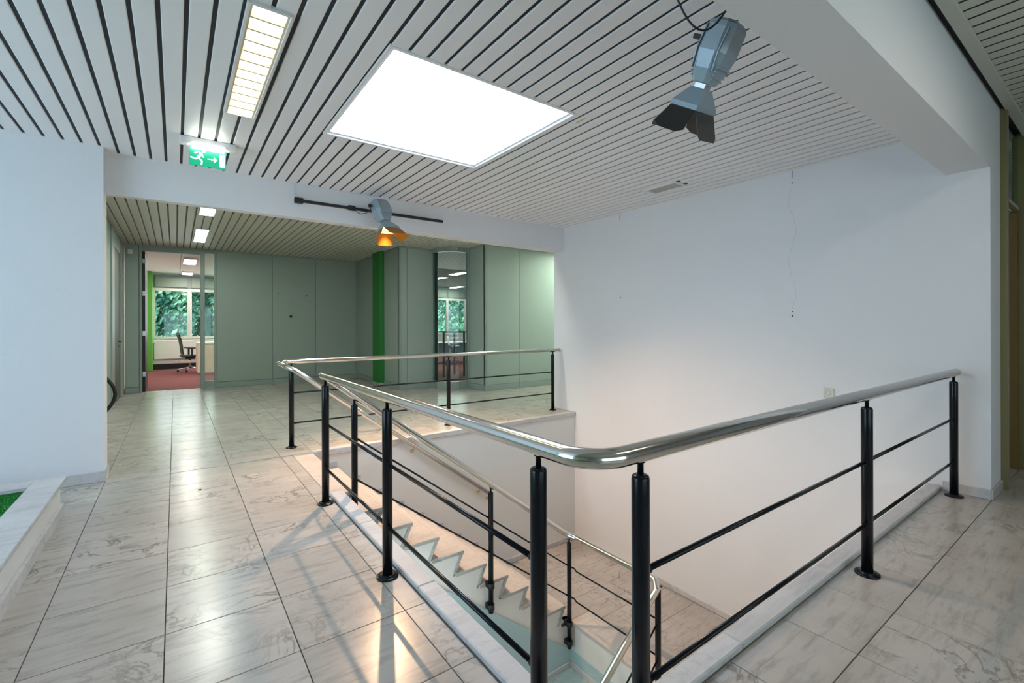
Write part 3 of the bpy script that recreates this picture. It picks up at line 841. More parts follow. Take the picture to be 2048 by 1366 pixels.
def spotlight(loc, direction, roll, lit, label, scale=1.0):
    d = Vector(direction).normalized()
    q = d.to_track_quat('-Z', 'Y'); r_ = empty('spotlight', loc)
    r_.rotation_euler = (q.to_matrix() @ Matrix.Rotation(roll, 3, 'Z')).to_euler(); r_.scale = (scale,) * 3
    tag(r_, label, 'spotlight')
    b_ = MB()
    loft(b_, [(0, .12, .08), (-.012, .16, .115), (-.03, .175, .13), (-.12, .19, .135), (-.185, .16, .115), (-.235, .115, .085), (-.24, .10, .075)])
    b_.build('body', M['silver'], r_)
    # cooling ribs along both flanks
    rb_ = MB()
    for i in range(9):
        t = -.055 + i * .0137
        rb_.prism([(-.02, -.03), (-.020, -.185), (-.1, -.17), (-.105, -.05)], t, t + .004, 'y')
    rb2 = MB()
    for sgn in (-1, 1):
        for i in range(4):
            z = -.175 - i * .015; w = .128 - i * .010
            rb2.bbox(-w / 2 - .004, w / 2 + .004, sgn * (.062 - i * .005) - .005, sgn * (.062 - i * .005) + .005, z, z + .006, .002)
    rb2.build('cooling_fin', M['silver'], r_)
    for i in range(8):
        y = -.048 + i * .0137
        MB().prism([(-.085, -.03), (-.094, -.12), (-.075, -.19), (-.06, -.19), (-.06, -.03)], y, y + .004, 'y').build('cooling_fin', M['silver'], r_)
    MB().box(-.03, .03, -.025, .025, -.262, -.238).build('neck', M['chrome'], r_)
    h = MB()
    # hollow flared head
    def ring(z, w, dd): return [(-w / 2, -dd / 2, z), (w / 2, -dd / 2, z), (w / 2, dd / 2, z), (-w / 2, dd / 2, z)]
    rs = [ring(-.258, .075, .07), ring(-.325, .20, .125), ring(-.345, .205, .13), ring(-.345, .195, .12), ring(-.325, .19, .115), ring(-.275, .08, .06)]
    vs = [p for r in rs for p in r]; fs = []
    for i in range(5):
        for j in range(4): fs.append((i * 4 + j, (i + 1) * 4 + j, (i + 1) * 4 + (j + 1) % 4, i * 4 + (j + 1) % 4))
    fs.append((0, 1, 2, 3)); fs.append((23, 22, 21, 20)); h.add(vs, fs)
    h.build('lamp_head', M['silver'], r_)
    MB().box(-.085, .085, -.045, .045, -.318, -.314).build('lens', M['halogen'] if lit else M['blackm'], r_)
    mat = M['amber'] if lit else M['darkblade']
    # barn doors: trapezoid sheets hinged at the rim
    for k in range(4):
        wide = k % 2 == 0
        wv, dist = (.19, .062) if wide else (.12, .1)
        R = Matrix.Rotation(k * pi / 2, 4, 'Z') @ Matrix.Translation((0, -dist, -.347)) @ Matrix.Rotation(rad(-32 if wide else -38), 4, 'X')
        L_ = .12; a = .0 if wide else .014; e_ = .018 if wide else .03
        pts_ = [(-wv / 2, 0), (wv / 2, 0), (wv / 2 + a, -L_ + .02), (wv / 2 - e_ + a, -L_), (-wv / 2 + e_ - a, -L_), (-wv / 2 - a, -L_ + .02)]
        b_ = MB(); b_.prism(pts_, -.0015, .0015, 'y'); b_.v = [tuple(R @ Vector(v)) for v in b_.v]
        o = b_.build('barn_door', mat, r_)
        hb = MB(); hb.tube([R @ Vector((-wv / 2 + .01, 0, 0)), R @ Vector((wv / 2 - .01, 0, 0))], .0035, 8); hb.build('hinge', M['darkblade'], o)
    kn = MB(); kn.tube([(.085, 0, -.07), (.118, 0, -.07)], .008, 10); kn.tube([(.112, 0, -.07), (.13, 0, -.07)], .019, 14); kn.build('tilt_knob', M['blackm'], r_)
    ys = -1 if lit else 1
    yk = MB(); yk.bbox(-.012, .012, ys * .0675 - .008, ys * .0675 + .008, -.10, -.05, .002); yk.bbox(-.012, .012, min(ys * .06, ys * .13), max(ys * .06, ys * .13), -.085, -.065, .002); yk.build('yoke', M['blackm'], r_)
    if lit:
        l = bpy.data.lights.new('halogen_beam', 'SPOT'); l.energy = 150; l.color = (1.0, 0.62, 0.36); l.spot_size = rad(115); l.spot_blend = .7; l.shadow_soft_size = .03
        lo = bpy.data.objects.new('halogen_beam', l); COL.objects.link(lo); lo.parent = r_; lo.location = (0, 0, -.33)
    return r_


spotlight((1.92, 5.29, 2.82), (.18, -.34, -.90), rad(-14), True, 'lit spotlight with amber glowing barn doors on the far beam', 1.14)
spotlight((2.08, 1.13, 2.76), (.08, .55, -.83), rad(20), False, 'large grey spotlight with black barn doors hanging at the near beam', 1.12)
# track on the far beam
tr_ = empty('light_track', (1.08, 5.53, 2.745)); tag(tr_, 'thin black lighting track fixed to the face of the far beam', 'lighting track')
MB().bbox(.04, 1.80, -.034, -.012, -.016, .016, .003).build('rail', M['blackm'], tr_)
MB().bbox(.04, 1.806, -.012, 0, -.019, .019, .002).build('rail_back', M['chrome'], tr_)
MB().bbox(-.02, .07, -.045, 0, -.03, .03, .004).build('power_feed', M['blackm'], tr_)
MB().bbox(.56, .64, -.05, -.01, -.028, .028, .004).build('adapter', M['blackm'], tr_)
MB().tube(fillet([(-.015, -.01, .175), (-.02, -.01, .02), (0, -.01, -.005)], .02, 4), .003, 6).build('feed_cable', M['white'], tr_)
ad = MB(); ad.bbox(.80, .87, -.22, -.02, -.012, .012, .003); ad.build('mount_arm', M['blackm'], tr_)
MB().tube([Vector((.63, -.05, -.02)), Vector((.66, -.06, -.05)), Vector((.70, -.08, -.065)), Vector((.75, -.11, -.05)), Vector((.79, -.15, .0)), Vector((.81, -.19, .035)), Vector((.84, -.22, .04))], .004, 8).build('lamp_cable', M['blackm'], tr_)
# near track
t2 = empty('light_track', (1.5, .956, 2.83)); tag(t2, 'lighting track on the hidden side of the near beam with a looping black cable', 'lighting track')
MB().bbox(0, 1.6, 0, .022, -.016, .016, .003).build('rail', M['blackm'], t2)
MB().bbox(.52, .62, .02, .16, -.02, .012, .003).build('mount_arm', M['blackm'], t2)
cb = []
for i in range(15):
    t = i / 14; cb.append(Vector((.27 + .22 * t, .28 - .18 * t, -.10 - .10 * sin(pi * t) + .16 * (1 - t) ** 4 + .08 * t ** 3)))
MB().tube(cb, .0045, 8).build('loop_cable', M['blackm'], t2)

# ================================================================= SOCKET ON RIGHT WALL
sk_ = empty('power_socket', (5.083, 1.795, .70)); tag(sk_, 'white wall socket on the right wall just above the handrail', 'socket')
MB().bbox(-.012, 0, -.045, .045, -.045, .045, .004).build('cover_plate', plain('socket_cream', srgb(206, 202, 186), 0.4), sk_)
T = Matrix.Rotation(-pi / 2, 4, 'Y')
MB().lathe([(.021, .0118), (.021, .013), (.018, .013)], 24, T).build('rim', M['riser'], sk_)
MB().lathe([(.0175, .0119), (.0175, .0135)], 20, T).build('well', M['white'], sk_)
for y in (-.0095, .0095): MB().lathe([(.003, .0134), (.003, .0145)], 8, Matrix.Translation((0, y, 0)) @ T).build('pin_hole', M['blackm'], sk_)

# ================================================================= PLANTER (lower left)
pl = empty('planter_box', (-.65, 4.62, 0)); tag(pl, 'low marble-topped box filled with green artificial turf, lower left', 'planter')
def pp(mb, n, m): o = mb.build(n, m, pl); o.location = (.65, -4.62, 0); return o
YE = -1.0
pp(MB().box(-3.0, -.672, YE, 4.60, 0, .225), 'box_body', M['wallsm'])
pp(MB().box(-.79, -.672, YE, 4.60, .2, .243), 'box_rim', M['wallsm'])
pp(MB().box(-3.0, -.672, 4.47, 4.60, .2, .243), 'box_rim', M['wallsm'])
ys_ = [YE, .6, 2.35, 4.63]
for a, c in zip(ys_[:-1], ys_[1:]): pp(MB().bbox(-.81, -.64, a + .001, c - .001, .242, .27, .003), 'coping_slab', M['slab'])
pp(MB().bbox(-3.0, -.8105, 4.457, 4.63, .242, .27, .003), 'coping_slab', M['slab'])
ys_ = [YE, .9, 2.7, 4.61]
for a, c in zip(ys_[:-1], ys_[1:]): pp(MB().bbox(-.672, -.652, a + .001, c - .001, 0, .08, .003), 'skirting_slab', M['slab'])
pp(MB().box(-3.0, -.80, YE, 4.465, .226, .236), 'turf_mat', M['turf'])
gb = MB(); random.seed(5)
for i in range(9000):
    x = -.80 - abs(random.random()) * .55; y = 2.9 + random.random() * 1.56
    a = random.random() * pi; hgt = .008 + random.random() * .008; dx, dy = cos(a) * .0025, sin(a) * .0025
    lx, ly = random.uniform(-.005, .005), random.uniform(-.005, .005)
    gb.add([(x - dx, y - dy, .236), (x + dx, y + dy, .236), (x + lx, y + ly, .236 + hgt)], [(0, 1, 2)])
tag(pp(gb, 'turf_blades', M['turf']), kind='stuff')
tag(MB().bbox(-.012, .012, -.006, .006, 0, .006, .002).build('leaf_debris', M['blackm'], None, (.16, 4.62, 0)), 'tiny dark scrap of debris on the marble floor left of the stairs', 'debris')

# ================================================================= BACK CORRIDOR
BY = 12.2
def panel_wall(name, along, fixed, a0, a1, joints, z0, z1, facing, base=True, label=None):
    """along 'x': plane y=fixed; facing -1/+1 is the side that shows"""
    root = empty(name); struct(root, label)
    js = [a0] + joints + [a1]
    t = .02
    lo_, hi_ = (fixed, fixed + .08) if facing < 0 else (fixed - .08, fixed)
    bk = MB()
    def bx(mb, a, c, l, h, zz0, zz1, ch=None):
        args = (a, c, l, h, zz0, zz1) if along == 'x' else (l, h, a, c, zz0, zz1)
        mb.bbox(*args, ch) if ch else mb.box(*args)
    e0 = .045 if along == 'y' else 0
    if facing < 0: bx(bk, a0 + e0, a1, fixed + t, fixed + .08, z0, z1)
    else: bx(bk, a0, a1, fixed - .08, fixed - t, z0, z1)
    bk.build('backing', M['panelf'], root)
    for a, c in zip(js[:-1], js[1:]):
        m_ = MB(); l, h = (fixed, fixed + t) if facing < 0 else (fixed - t, fixed)
        bx(m_, a + .003, c - .003, l, h, z0 + (.12 if base else 0), z1 - .03, .004); m_.build('panel', M['panel'], root)
        if base:
            m_ = MB(); l, h = (fixed - .008, fixed + t) if facing < 0 else (fixed - t, fixed + .008)
            bx(m_, a + .001, c - .001, l, h, z0, z0 + .112, .004); m_.build('plinth', M['panelf'], root)
    m_ = MB(); l, h = (fixed - .012, fixed + t) if facing < 0 else (fixed - t, fixed + .012)
    bx(m_, a0, a1, l, h, z1 - .035, z1, .003); m_.build('top_rail', M['panelf'], root)
    return root


panel_wall('wall_back', 'x', BY, .74, 3.85, [1.865, 2.83], 0, ZO, -1, label='grey-green panelled wall at the end of the corridor')
panel_wall('wall_back_left', 'x', BY, -.83, -.60, [], 0, ZO, -1)
# door frame + side light
fr2 = empty('door_1'); struct(fr2, 'open doorway to the office at the end of the corridor')
def dp(mb, n, m, par=None): return mb.build(n, m, par or fr2)
dp(MB().bbox(-.60, -.555, BY - .02, BY + .10, 0, ZO, .004), 'jamb', M['panelf'])
dp(MB().bbox(.445, .525, BY - .02, BY + .10, 0, ZO, .004), 'mullion', M['panelf'])
dp(MB().bbox(.70, .742, BY - .02, BY + .10, 0, ZO, .004), 'jamb', M['panelf'])
dp(MB().bbox(-.555, .445, BY - .01, BY + .09, 2.93, ZO, .004), 'head', M['panelf'])
dp(MB().bbox(.525, .70, BY - .01, BY + .09, 2.97, ZO, .004), 'head', M['panelf'])
dp(MB().bbox(.525, .70, BY - .01, BY + .09, 0.0, .16, .004), 'sill', M['panelf'])
dp(MB().box(.525, .70, BY + .03, BY + .036, .16, 2.97), 'pane', M['glass'])
leaf = dp(MB().bbox(-.553, -.505, BY + .02, BY + .95, .01, 2.92, .003), 'door_leaf', M['blackm'])
for z in (.38, 1.22, 2.05, 2.72): dp(MB().bbox(-.55, -.495, BY - .012, BY + .022, z - .05, z + .05, .003), 'hinge', M['chrome'], leaf)
struct(MB().box(-.555, .70, BY - .01, BY + .06, -.004, .006).build('trim_9', M['slat']))
# marks on the back panels
for i, (x, z, r) in enumerate(((2.262, 1.60, .032), (1.985, 2.13, .014), (2.62, 2.11, .013), (2.27, 1.94, .009))):
    tag(MB().lathe([(r, 0), (r, .005), (r * .6, .007)], 14, Matrix.Translation((x, BY, z)) @ Matrix.Rotation(pi / 2, 4, 'X')).build('cable_hole', M['blackm']),
        ['round black cable hole in the middle of the back panel', 'small dark screw mark upper left on the back panel', 'small dark screw mark upper right on the back panel', 'faint screw mark above the black cable hole'][i], 'wall mark')
# corridor left wall
LXW = -.85
lw = empty('wall_corridor_left'); struct(lw)
MB().box(LXW - .2, LXW - .03, 5.61, BY + .1, 0, ZO).build('backing', M['panelf'], lw)
for i, (a, c, mt, dx) in enumerate(((5.61, 8.9, 'panel', 0), (8.9, 9.9, 'panel', 0), (9.9, 10.3, 'panelf', .02), (11.55, BY, 'panelf', .01))):
    MB().bbox(LXW - .03, LXW + dx, a + .003, c - .003, 0, ZO - .03, .004).build('panel' if mt == 'panel' else 'frame_post', M[mt], lw)
dl = struct(MB().bbox(LXW - .05, LXW - .012, 10.31, 11.54, .0, 2.75, .004).build('door_2', plain('dark_olive_door', srgb(70, 68, 48), .5)), 'dark olive door in the left wall of the back corridor')
MB().bbox(LXW - .03, LXW, 10.3, 11.55, 2.75, ZO - .03, .004).build('transom_panel', M['panelf'], lw)
hd = MB(); hd.tube([(LXW - .012, 11.35, 1.08), (LXW + .03, 11.35, 1.08), (LXW + .03, 11.24, 1.08)], .009, 8); hd.lathe([(.02, 0), (.02, .006)], 12, Matrix.Translation((LXW - .012, 11.35, 1.0)) @ Matrix.Rotation(pi / 2, 4, 'Y')); hd.build('door_handle', M['blackm'], dl)
MB().bbox(LXW, LXW + .012, 5.63, 10.28, 0, .11, .003).build('plinth', M['panelf'], lw)
tag(MB().bbox(-.78, -.70, BY - .07, BY - .022, 2.84, 2.93, .006).build('alarm_box', M['white']), 'small cream alarm box high in the left corner of the back corridor', 'alarm box')
hp = [Vector((-.80, 8.6, .75))]
for i in range(13):
    t = i / 12; hp.append(Vector((-.83 + .15 * sin(pi * t), 8.45, .72 - .60 * t)))
hs = empty('fire_hose', (-.82, 8.45, .3)); tag(hs, 'black curved hose loop hanging beside the left corridor wall', 'hose')
o = MB().tube(hp[1:], .022, 12).build('hose_loop', M['blackm'], hs); o.location = (.82, -8.45, -.3)
o = MB().bbox(-.85, -.80, 8.40, 8.50, .68, .78, .004).build('hose_bracket', M['blackm'], hs); o.location = (.82, -8.45, -.3)

# right part of back corridor
panel_wall('wall_recess_left', 'y', 3.85, 9.33, BY, [10.8], 0, ZO, -1)
panel_wall('wall_recess_front', 'x', 9.33, 3.85, 4.62, [4.02], 0, ZO, -1)
panel_wall('wall_recess_right', 'y', 5.21, 8.07, 8.80, [], 0, ZO, -1)
panel_wall('wall_corridor_right', 'x', 8.07, 5.21, 8.6, [6.08, 7.22, 8.0], 0, ZO, -1, label='sage green panelled wall right of the curved glass')
colm = struct(MB().box(3.74, 3.92, 10.22, 10.68, .06, ZO).build('trim_10', M['green']), 'bright green square column in the back corridor')
MB().bbox(3.73, 3.93, 10.21, 10.69, 0, .07, .004).build('column_base', M['panelf'], colm)
for i, (x, y) in enumerate(((3.85, 9.33), (5.21, 8.07))):
    struct(MB().bbox(x - .006, x + .04, y - .006, y + .04, 0, ZO, .003).build('trim_%d' % (20 + i), M['panelf']))
struct(MB().bbox(3.80, 3.86, BY - .03, BY + .03, 0, ZO, .003).build('trim_22', M['panelf']))
# faceted curved glass bay
bay = empty('window_1'); struct(bay, 'faceted curved glass bay in the corner of the back corridor')
gp = [(4.62, 9.33), (4.60, 9.05), (4.72, 8.84), (4.95, 8.74), (5.21, 8.76)]
c0 = Vector((5.25, 9.4))
for i in range(4):
    a, c = Vector(gp[i]), Vector(gp[i + 1]); d = (c - a).normalized(); nrm = Vector((-d.y, d.x))
    if nrm.dot(c0 - (a + c) / 2) < 0: nrm = -nrm
    g = d * .004
    pts_ = [a + g, c - g, c - g + nrm * .008, a + g + nrm * .008]
    MB().prism([tuple(p) for p in pts_], .16, 2.96, 'z').build('pane', M['glass'], bay)
    pts_ = [a - nrm * .015, c - nrm * .015, c + nrm * .05, a + nrm * .05]
    MB().prism([tuple(p) for p in pts_], 0, .15, 'z').build('plinth', M['panelf'], bay)
    MB().prism([tuple(p) for p in pts_], 2.965, ZO, 'z').build('head', M['panelf'], bay)
    for z in (.155, 2.958):
        MB().prism([tuple(p) for p in (a - nrm * .006, c - nrm * .006, c + nrm * .014, a + nrm * .014)], z, z + .01, 'z').build('glazing_bead', M['chrome'], bay)
MB().bbox(4.60, 4.66, 9.30, 9.42, 0, ZO, .004).build('jamb', M['panelf'], bay)
MB().bbox(5.18, 5.26, 8.72, 8.82, 0, ZO, .004).build('jamb', M['panelf'], bay)

# ================================================================= OFFICE beyond
OY = 18.5
struct(MB().box(-1.2, 3.95, BY + .1, OY, -.2, -.002).build('floor_office', M['carpet']), 'dark red office carpet')
struct(MB().box(3.95, 15, 8.15, OY, -.2, -.004).build('floor_office_right', M['carpet']))
# office ceiling tiles
oc = struct(MB().box(-1.2, 15, 8.15, OY, ZO + .006, ZO + .06).build('ceiling_office', M['grid']))
for i in range(3):
    for j in range(11):
        x = -1.08 + i * 1.2; y = BY + .12 + j * .6
        if y + .6 > OY + .1: continue
        if i == 1 and j in (2, 3, 4, 9): 
            if j in (9,): pass
        put('ceiling_tile', tile_mesh(1.19, min(.593, OY - y), 'ceiling_tile', M['otile']), oc).matrix_world = Matrix.Translation((x, y + .593, ZO)) @ Matrix.Rotation(pi, 4, 'X')
for k, (a, c) in enumerate(((13.9, 15.0), (17.3, 18.0))):
    ceiling_lamp('ceiling_lamp', (.165, .45, a, c), ZO - .03, M['lampo'], ['office ceiling light nearer the doorway', 'office ceiling light nearer the window'][k], nl=2, flush=True)
for k, (x, y) in enumerate(((7.55, 14.3), (9.9, 17.2), (7.4, 12.6))):
    ceiling_lamp('ceiling_lamp', (x - .15, x + .15, y, y + .9), ZO - .0, M['lampo'], ['middle office ceiling light seen through the curved glass', 'farthest office ceiling light seen through the curved glass', 'nearest office ceiling light seen through the curved glass'][k], nl=2, flush=True)
for k, (x, y) in enumerate(((2.3, 13.9), (2.3, 17.0), (4.8, 15.5))):  # extra lamps added beyond the view to brighten the office
    ceiling_lamp('ceiling_lamp', (x - .25, x + .25, y, y + 1.2), ZO - .03, M['lampo'], ['added unseen office fill light right of the doorway', 'added unseen office fill light behind the back panels by the window', 'added unseen office fill light left of the curved glass view'][k], nl=2, flush=True)
struct(MB().box(-1.25, -.9, BY + .1, OY, 0, ZO).build('wall_office_left', M['concrete']))
struct(MB().box(15, 15.2, 8.1, OY + .3, 0, ZO).build('wall_office_right', M['concrete']))
gc = struct(MB().bbox(-.9, -.575, 17.9, OY, 0, ZO, .01).build('trim_11', M['green2']), 'light green column in the far office corner')
# window wall: built of pieces
ww = empty('wall_office_window'); struct(ww, 'office window wall')
MB().box(-1.2, 15, OY, OY + .25, 0, 1.0).build('parapet', M['concrete'], ww)
MB().box(-1.2, 15, OY + .05, OY + .25, 2.60, ZO + .2).build('lintel', M['panelf'], ww)
wn_ = 0
x = -.575
pos_ = [-.575]
while x < 14: x += .95; pos_.append(x)
for i, (a, c) in enumerate(zip(pos_[:-1], pos_[1:])):
    P = [(a, OY, 1), (c, OY, 2.5)]
    w_ = empty('window_%d' % (i + 2)); struct(w_)
    MB().bbox(a + .0, a + .065, OY - .02, OY + .06, .98, 2.6, .004).build('frame', M['window'], w_)
    MB().bbox(c - .06, c, OY - .02, OY + .06, .98, 2.6, .004).build('frame', M['window'], w_)
    MB().bbox(a + .065, c - .06, OY - .02, OY + .06, .98, 1.045, .004).build('frame', M['window'], w_)
    MB().bbox(a + .065, c - .06, OY - .02, OY + .06, 2.51, 2.6, .004).build('frame', M['window'], w_)
    MB().box(a + .065, c - .06, OY + .02, OY + .026, 1.045, 2.51).build('pane', M['glass'], w_)
    MB().bbox(a + .06, c - .05, OY - .0, OY + .05, 2.64, 2.98, .006).build('upper_panel', M['panel'], w_)
rd = empty('radiator', (0.4, OY - .1, .3)); tag(rd, 'wide flat white radiator under the office window', 'radiator')
o = MB().bbox(-.55, 1.6, OY - .12, OY - .05, .33, .93, .01).build('radiator_panel', M['white'], rd); o.location = (-.4, -OY + .1, -.3)
o = MB().bbox(-.575, -.49, OY - .16, OY - .06, .84, .93, .01).build('thermostat_valve', M['white'], rd); o.location = (-.4, -OY + .1, -.3)
ct = empty('cable_trunking', (.4, OY - .03, .2)); tag(ct, 'white cable trunking with two sockets below the radiator', 'trunking')
MB().bbox(-.97, 1.5, 0, .03, -.02, .12, .004).build('trunk', M['white'], ct)
for x in (-.42, -.29): MB().bbox(x, x + .1, -.02, 0, .01, .10, .004).build('socket', M['slat'], ct)
struct(MB().box(-.575, 3, OY - .006, OY, 0, .17).build('trim_gap_shade', M['blackm']))  # black strip for the gap under the radiator, its shade put into colour

# office chair
def office_chair(loc, rz):
    r_ = empty('office_chair', loc, (0, 0, rz)); tag(r_, 'black swivel office chair beside the beige cabinet', 'chair')
    bk = MB(); P0 = [(-.20, .52), (-.22, .60), (-.235, .78), (-.27, .98), (-.32, 1.13)]
    pr = P0 + [(x + .022, z + .01) for x, z in reversed(P0)]
    bk.prism(pr, -.22, .22, 'y'); bk.build('backrest', M['blackm'], r_)
    MB().bbox(-.24, .24, -.23, .23, .44, .51, .03).build('seat', M['blackm'], r_)
    MB().tube([(0, 0, .12), (0, 0, .44)], .025, 12).build('gas_lift', M['chrome'], r_)
    MB().bbox(-.12, .12, -.08, .08, .38, .44, .01).build('mechanism', M['blackm'], r_)
    for s_ in (-1, 1):
        am = MB(); am.bbox(-.02, .03, s_ * .25 - .02, s_ * .25 + .02, .46, .70, .008); am.build('arm_post', M['blackm'], r_)
        MB().bbox(-.12, .16, s_ * .25 - .04, s_ * .25 + .04, .70, .73, .012).build('armrest', M['blackm'], r_)
    for i in range(5):
        a = i * 2 * pi / 5 + .5
        l_ = MB(); l_.tube([(cos(a) * .03, sin(a) * .03, .13), (cos(a) * .30, sin(a) * .30, .075)], .018, 8)
        o = l_.build('base_leg', M['chrome'], r_)
        c_ = MB(); T = Matrix.Translation((cos(a) * .3, sin(a) * .3, .032)) @ Matrix.Rotation(a, 4, 'Z') @ Matrix.Rotation(pi / 2, 4, 'X') @ Matrix.Translation((0, 0, -.02))
        c_.lathe([(.03, 0), (.03, .04)], 12, T); c_.build('caster', M['blackm'], o)
    return r_


office_chair((.36, 17.1, 0), rad(8))
cbn = empty('desk_cabinet', (.50, 16.0, 0)); tag(cbn, 'beige office desk unit with a closed end panel beside the swivel chair', 'desk')
MB().bbox(0, 1.4, 0, .8, .86, .90, .004).build('worktop', M['desk'], cbn)
MB().bbox(.01, .04, .02, .78, 0.03, .86, .003).build('end_panel', M['desk'], cbn)
MB().bbox(.04, 1.38, .02, .04, .03, .86, .003).build('front_panel', M['desk'], cbn)
for i in range(3): MB().bbox(-.006, .01, .05, .75, .06 + i * .26, .31 + i * .26, .004).build('drawer', M['desk'], cbn)

# items seen through the curved glass
tb = empty('high_table', (6.04, 11.2, 0)); tag(tb, 'tall dark-framed standing table seen through the curved glass', 'table')
MB().bbox(-.36, .36, -.3, .3, 1.18, 1.22, .004).build('table_top', M['blackm'], tb)
for sx in (-.31, .31):
    for sy in (-.27, .27): MB().bbox(sx - .022, sx + .022, sy - .022, sy + .022, 0, 1.18, .003).build('leg', M['blackm'], tb)
MB().bbox(-.31, .31, -.285, -.255, .32, .345, .002).build('foot_rail', M['blackm'], tb)
MB().bbox(-.31, .31, .255, .285, .32, .345, .002).build('foot_rail', M['blackm'], tb)
wc = empty('white_chair', (8.25, 15.0, 0), (0, 0, rad(-20))); tag(wc, 'white shell chair seen through the curved glass', 'chair')
sh = MB(); sp_ = [(-.19, 1.0), (-.2, .95), (-.17, .75), (-.13, .66), (-.05, .63), (.2, .645), (.22, .63)]
sh.prism(sp_ + [(x + .0, z - .018) for x, z in reversed(sp_)], -.2, .2, 'y'); sh.build('shell_seat', M['white'], wc)
for sx in (-.16, .16):
    for sy in (-.16, .16): MB().tube([(sx * .5, sy * .5, .62), (sx, sy, 0)], .01, 8).build('leg', M['chrome'], wc)
dk = empty('office_desk', (8.6, 15.6, 0)); tag(dk, 'long white office desk behind the white shell chair', 'desk')
MB().bbox(-1.2, 1.6, -.35, .45, .72, .75, .003).build('desk_top', M['white'], dk)
MB().bbox(-1.1, 1.5, .3, .33, .2, .72, .003).build('modesty_panel', plain('grey_panel', srgb(120, 135, 140), .6), dk)
for x in (-1.1, 1.4): MB().bbox(x, x + .05, -.3, .4, 0, .72, .003).build('leg', M['panelf'], dk)
ds = tag(MB().bbox(5.55, 5.95, 11.9, 12.3, 0, .78, .01).build('storage_box', plain('dark_teal_box', srgb(40, 66, 66), .6)), 'dark teal cabinet behind the standing table legs', 'cabinet')

# outside
struct(MB().box(-15, 40, OY + .3, 60, -.6, -.5).build('floor_outside', plain('grass_ground', srgb(90, 120, 70), .95)))
random.seed(11)
def foliage(name, label, cx, cy, rx, ry, z0, z1, n, trunk=None):
    r_ = empty(name, (cx, cy, -.5)); tag(r_, label, 'tree' if trunk else 'hedge', 'greenery outside the office windows')
    b_ = MB()
    for i in range(n):
        while True:
            u, v, w = random.uniform(-1, 1), random.uniform(-1, 1), random.uniform(-1, 1)
            if u * u + v * v + w * w < 1 and (v < .2): break
        p = Vector((u * rx, v * ry, (z0 + z1) / 2 + .5 + w * (z1 - z0) / 2)); s_ = random.uniform(.07, .15)
        a = Vector((random.gauss(0, 1), random.gauss(0, 1), random.gauss(0, .6))).normalized(); c = a.orthogonal().normalized()
        d = a.cross(c)
        b_.add([p - c * s_, p + d * s_ * .55, p + c * s_, p - d * s_ * .55], [(0, 1, 2, 3)])
    tag(b_.build('foliage', M['leaf'], r_), kind='stuff')
    if trunk:
        MB().tube([(trunk, 0, 0), (trunk + .1, -.1, 1.5), (trunk - .1, 0, 3.2)], .09, 10).build('trunk', M['bark'], r_)
    return r_


foliage('broadleaf_tree', 'dense green tree straight outside the doorway window', -1.2, 22.5, 2.2, 1.4, -.2, 7.0, 22000, .3)
foliage('broadleaf_tree', 'lighter tree right of the first tree outside', 2.4, 24.0, 2.6, 1.4, -.2, 7.5, 20000, -.5)
foliage('clipped_hedge', 'tall dense hedge closing the view behind the trees outside', 5.0, 29.0, 14.0, .9, -.5, 7.0, 24000)
foliage('broadleaf_tree', 'broad tree outside seen through the curved glass', 13.0, 26.0, 4.2, 2.0, -.2, 8.5, 20000, -.5)
foliage('clipped_hedge', 'low bright hedge outside seen through the curved glass', 12.0, 21.5, 4.5, .7, -.5, 1.5, 6000)

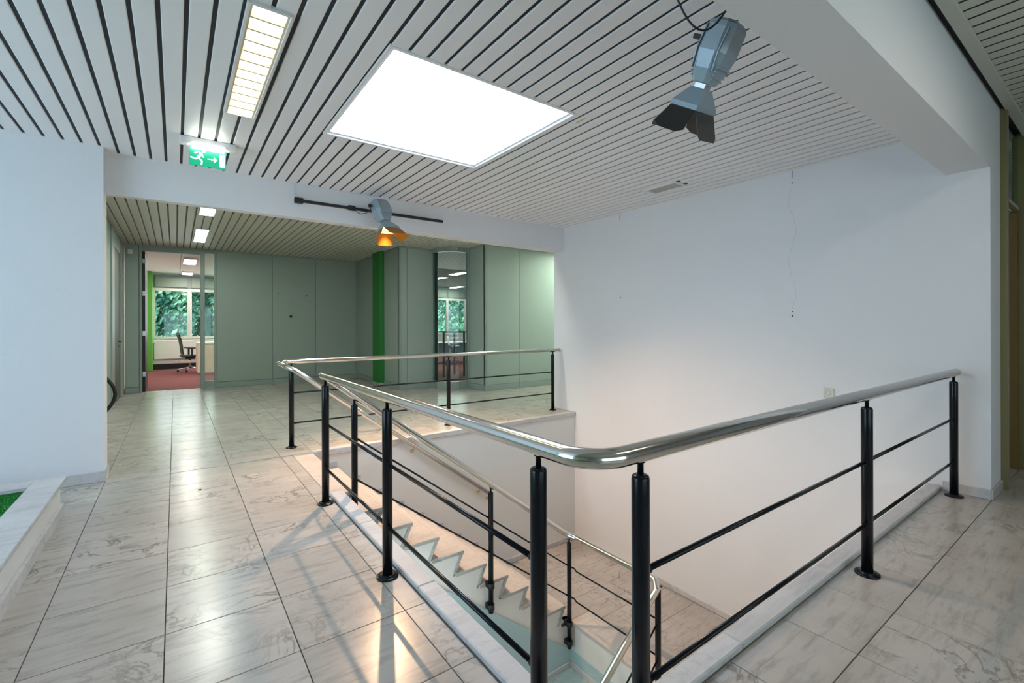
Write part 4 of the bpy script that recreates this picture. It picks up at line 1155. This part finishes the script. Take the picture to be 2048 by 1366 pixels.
# ================================================================= right corridor partition
pt = empty('door_3'); struct(pt, 'partition with glass transom and open door at the right edge')
MB().bbox(5.49, 5.555, .66, .76, 0, ZN + .02, .004).build('frame_post', M['frame'], pt)
MB().bbox(6.385, 6.52, .66, .76, 0, ZN + .02, .004).build('frame_post', M['frame'], pt)
MB().box(5.555, 6.385, .70, .706, 2.43, ZN + .02).build('pane', M['glass'], pt)
MB().bbox(5.555, 6.385, .68, .73, 2.40, 2.43, .003).build('transom_bar', M['chrome'], pt)
MB().bbox(6.34, 6.385, .70, 1.02, 0, 2.40, .004).build('jamb_panel', M['ochre'], pt)
MB().bbox(6.20, 6.34, 1.02, 1.06, 0, 2.38, .004).build('door_leaf', M['brown'], pt)
struct(MB().box(5.49, 9, 2.6, 2.8, 0, ZN).build('wall_corridor_inner', M['ochre']))
struct(MB().box(5.49, 8.5, .985, 2.6, -.2, -.002).build('floor_inner', M['marble']))
struct(MB().box(5.49, 9, .70, 2.8, ZN + .06, ZN + .1).build('ceiling_inner', M['slat2']))
MB().box(6.52, 8.2, .70, .706, .9, 2.9).build('pane', M['glass'], pt)
MB().bbox(6.52, 8.2, .68, .73, 0, .9, .004).build('lower_panel', M['ochre'], pt)

# enclosing walls behind the camera
def holed_wall(name, along, a0, a1, t0, t1, h0, h1, z0, z1, wn):
    b_ = MB()
    def bx(mb, a, c, zz0, zz1, tt0=t0, tt1=t1):
        if along == 'x': mb.box(a, c, tt0, tt1, zz0, zz1)
        else: mb.box(tt0, tt1, a, c, zz0, zz1)
    bx(b_, a0, h0, 0, 3.2); bx(b_, h1, a1, 0, 3.2); bx(b_, h0, h1, 0, z0); bx(b_, h0, h1, z1, 3.2)
    struct(b_.build(name, M['wall']))
    w_ = struct(empty(wn)); tm = (t0 + t1) / 2; f = MB()
    for a, c in ((h0, h0 + .06), (h1 - .06, h1), ((h0 + h1) / 2 - .03, (h0 + h1) / 2 + .03)): bx(f, a, c, z0, z1, tm - .03, tm + .03)
    bx(f, h0, h1, z0, z0 + .06, tm - .03, tm + .03); bx(f, h0, h1, z1 - .06, z1, tm - .03, tm + .03)
    f.build('frame', M['window'], w_)
    g = MB(); bx(g, h0 + .06, h1 - .06, z0 + .06, z1 - .06, tm - .004, tm + .004); g.build('pane', M['glass'], w_)


holed_wall('wall_side', 'y', -3.5, 5.6, -4.4, -4.2, 1.0, 4.6, .4, 2.6, 'window_40')
struct(MB().box(8.5, 8.7, -3.5, .985, 0, 3.2).build('wall_corridor_end', M['wall']))
holed_wall('wall_behind', 'x', -4.2, 8.5, -3.7, -3.5, -1.0, 4.0, .4, 2.4, 'window_41')  # unseen window added around the rear fill light
struct(MB().box(8.6, 8.8, 5.5, 8.2, 0, 3.2).build('wall_back_end', M['wall']))
struct(MB().box(5.49, 8.6, 5.5, 5.61, 0, 3.2).build('wall_back_near', M['wall']))
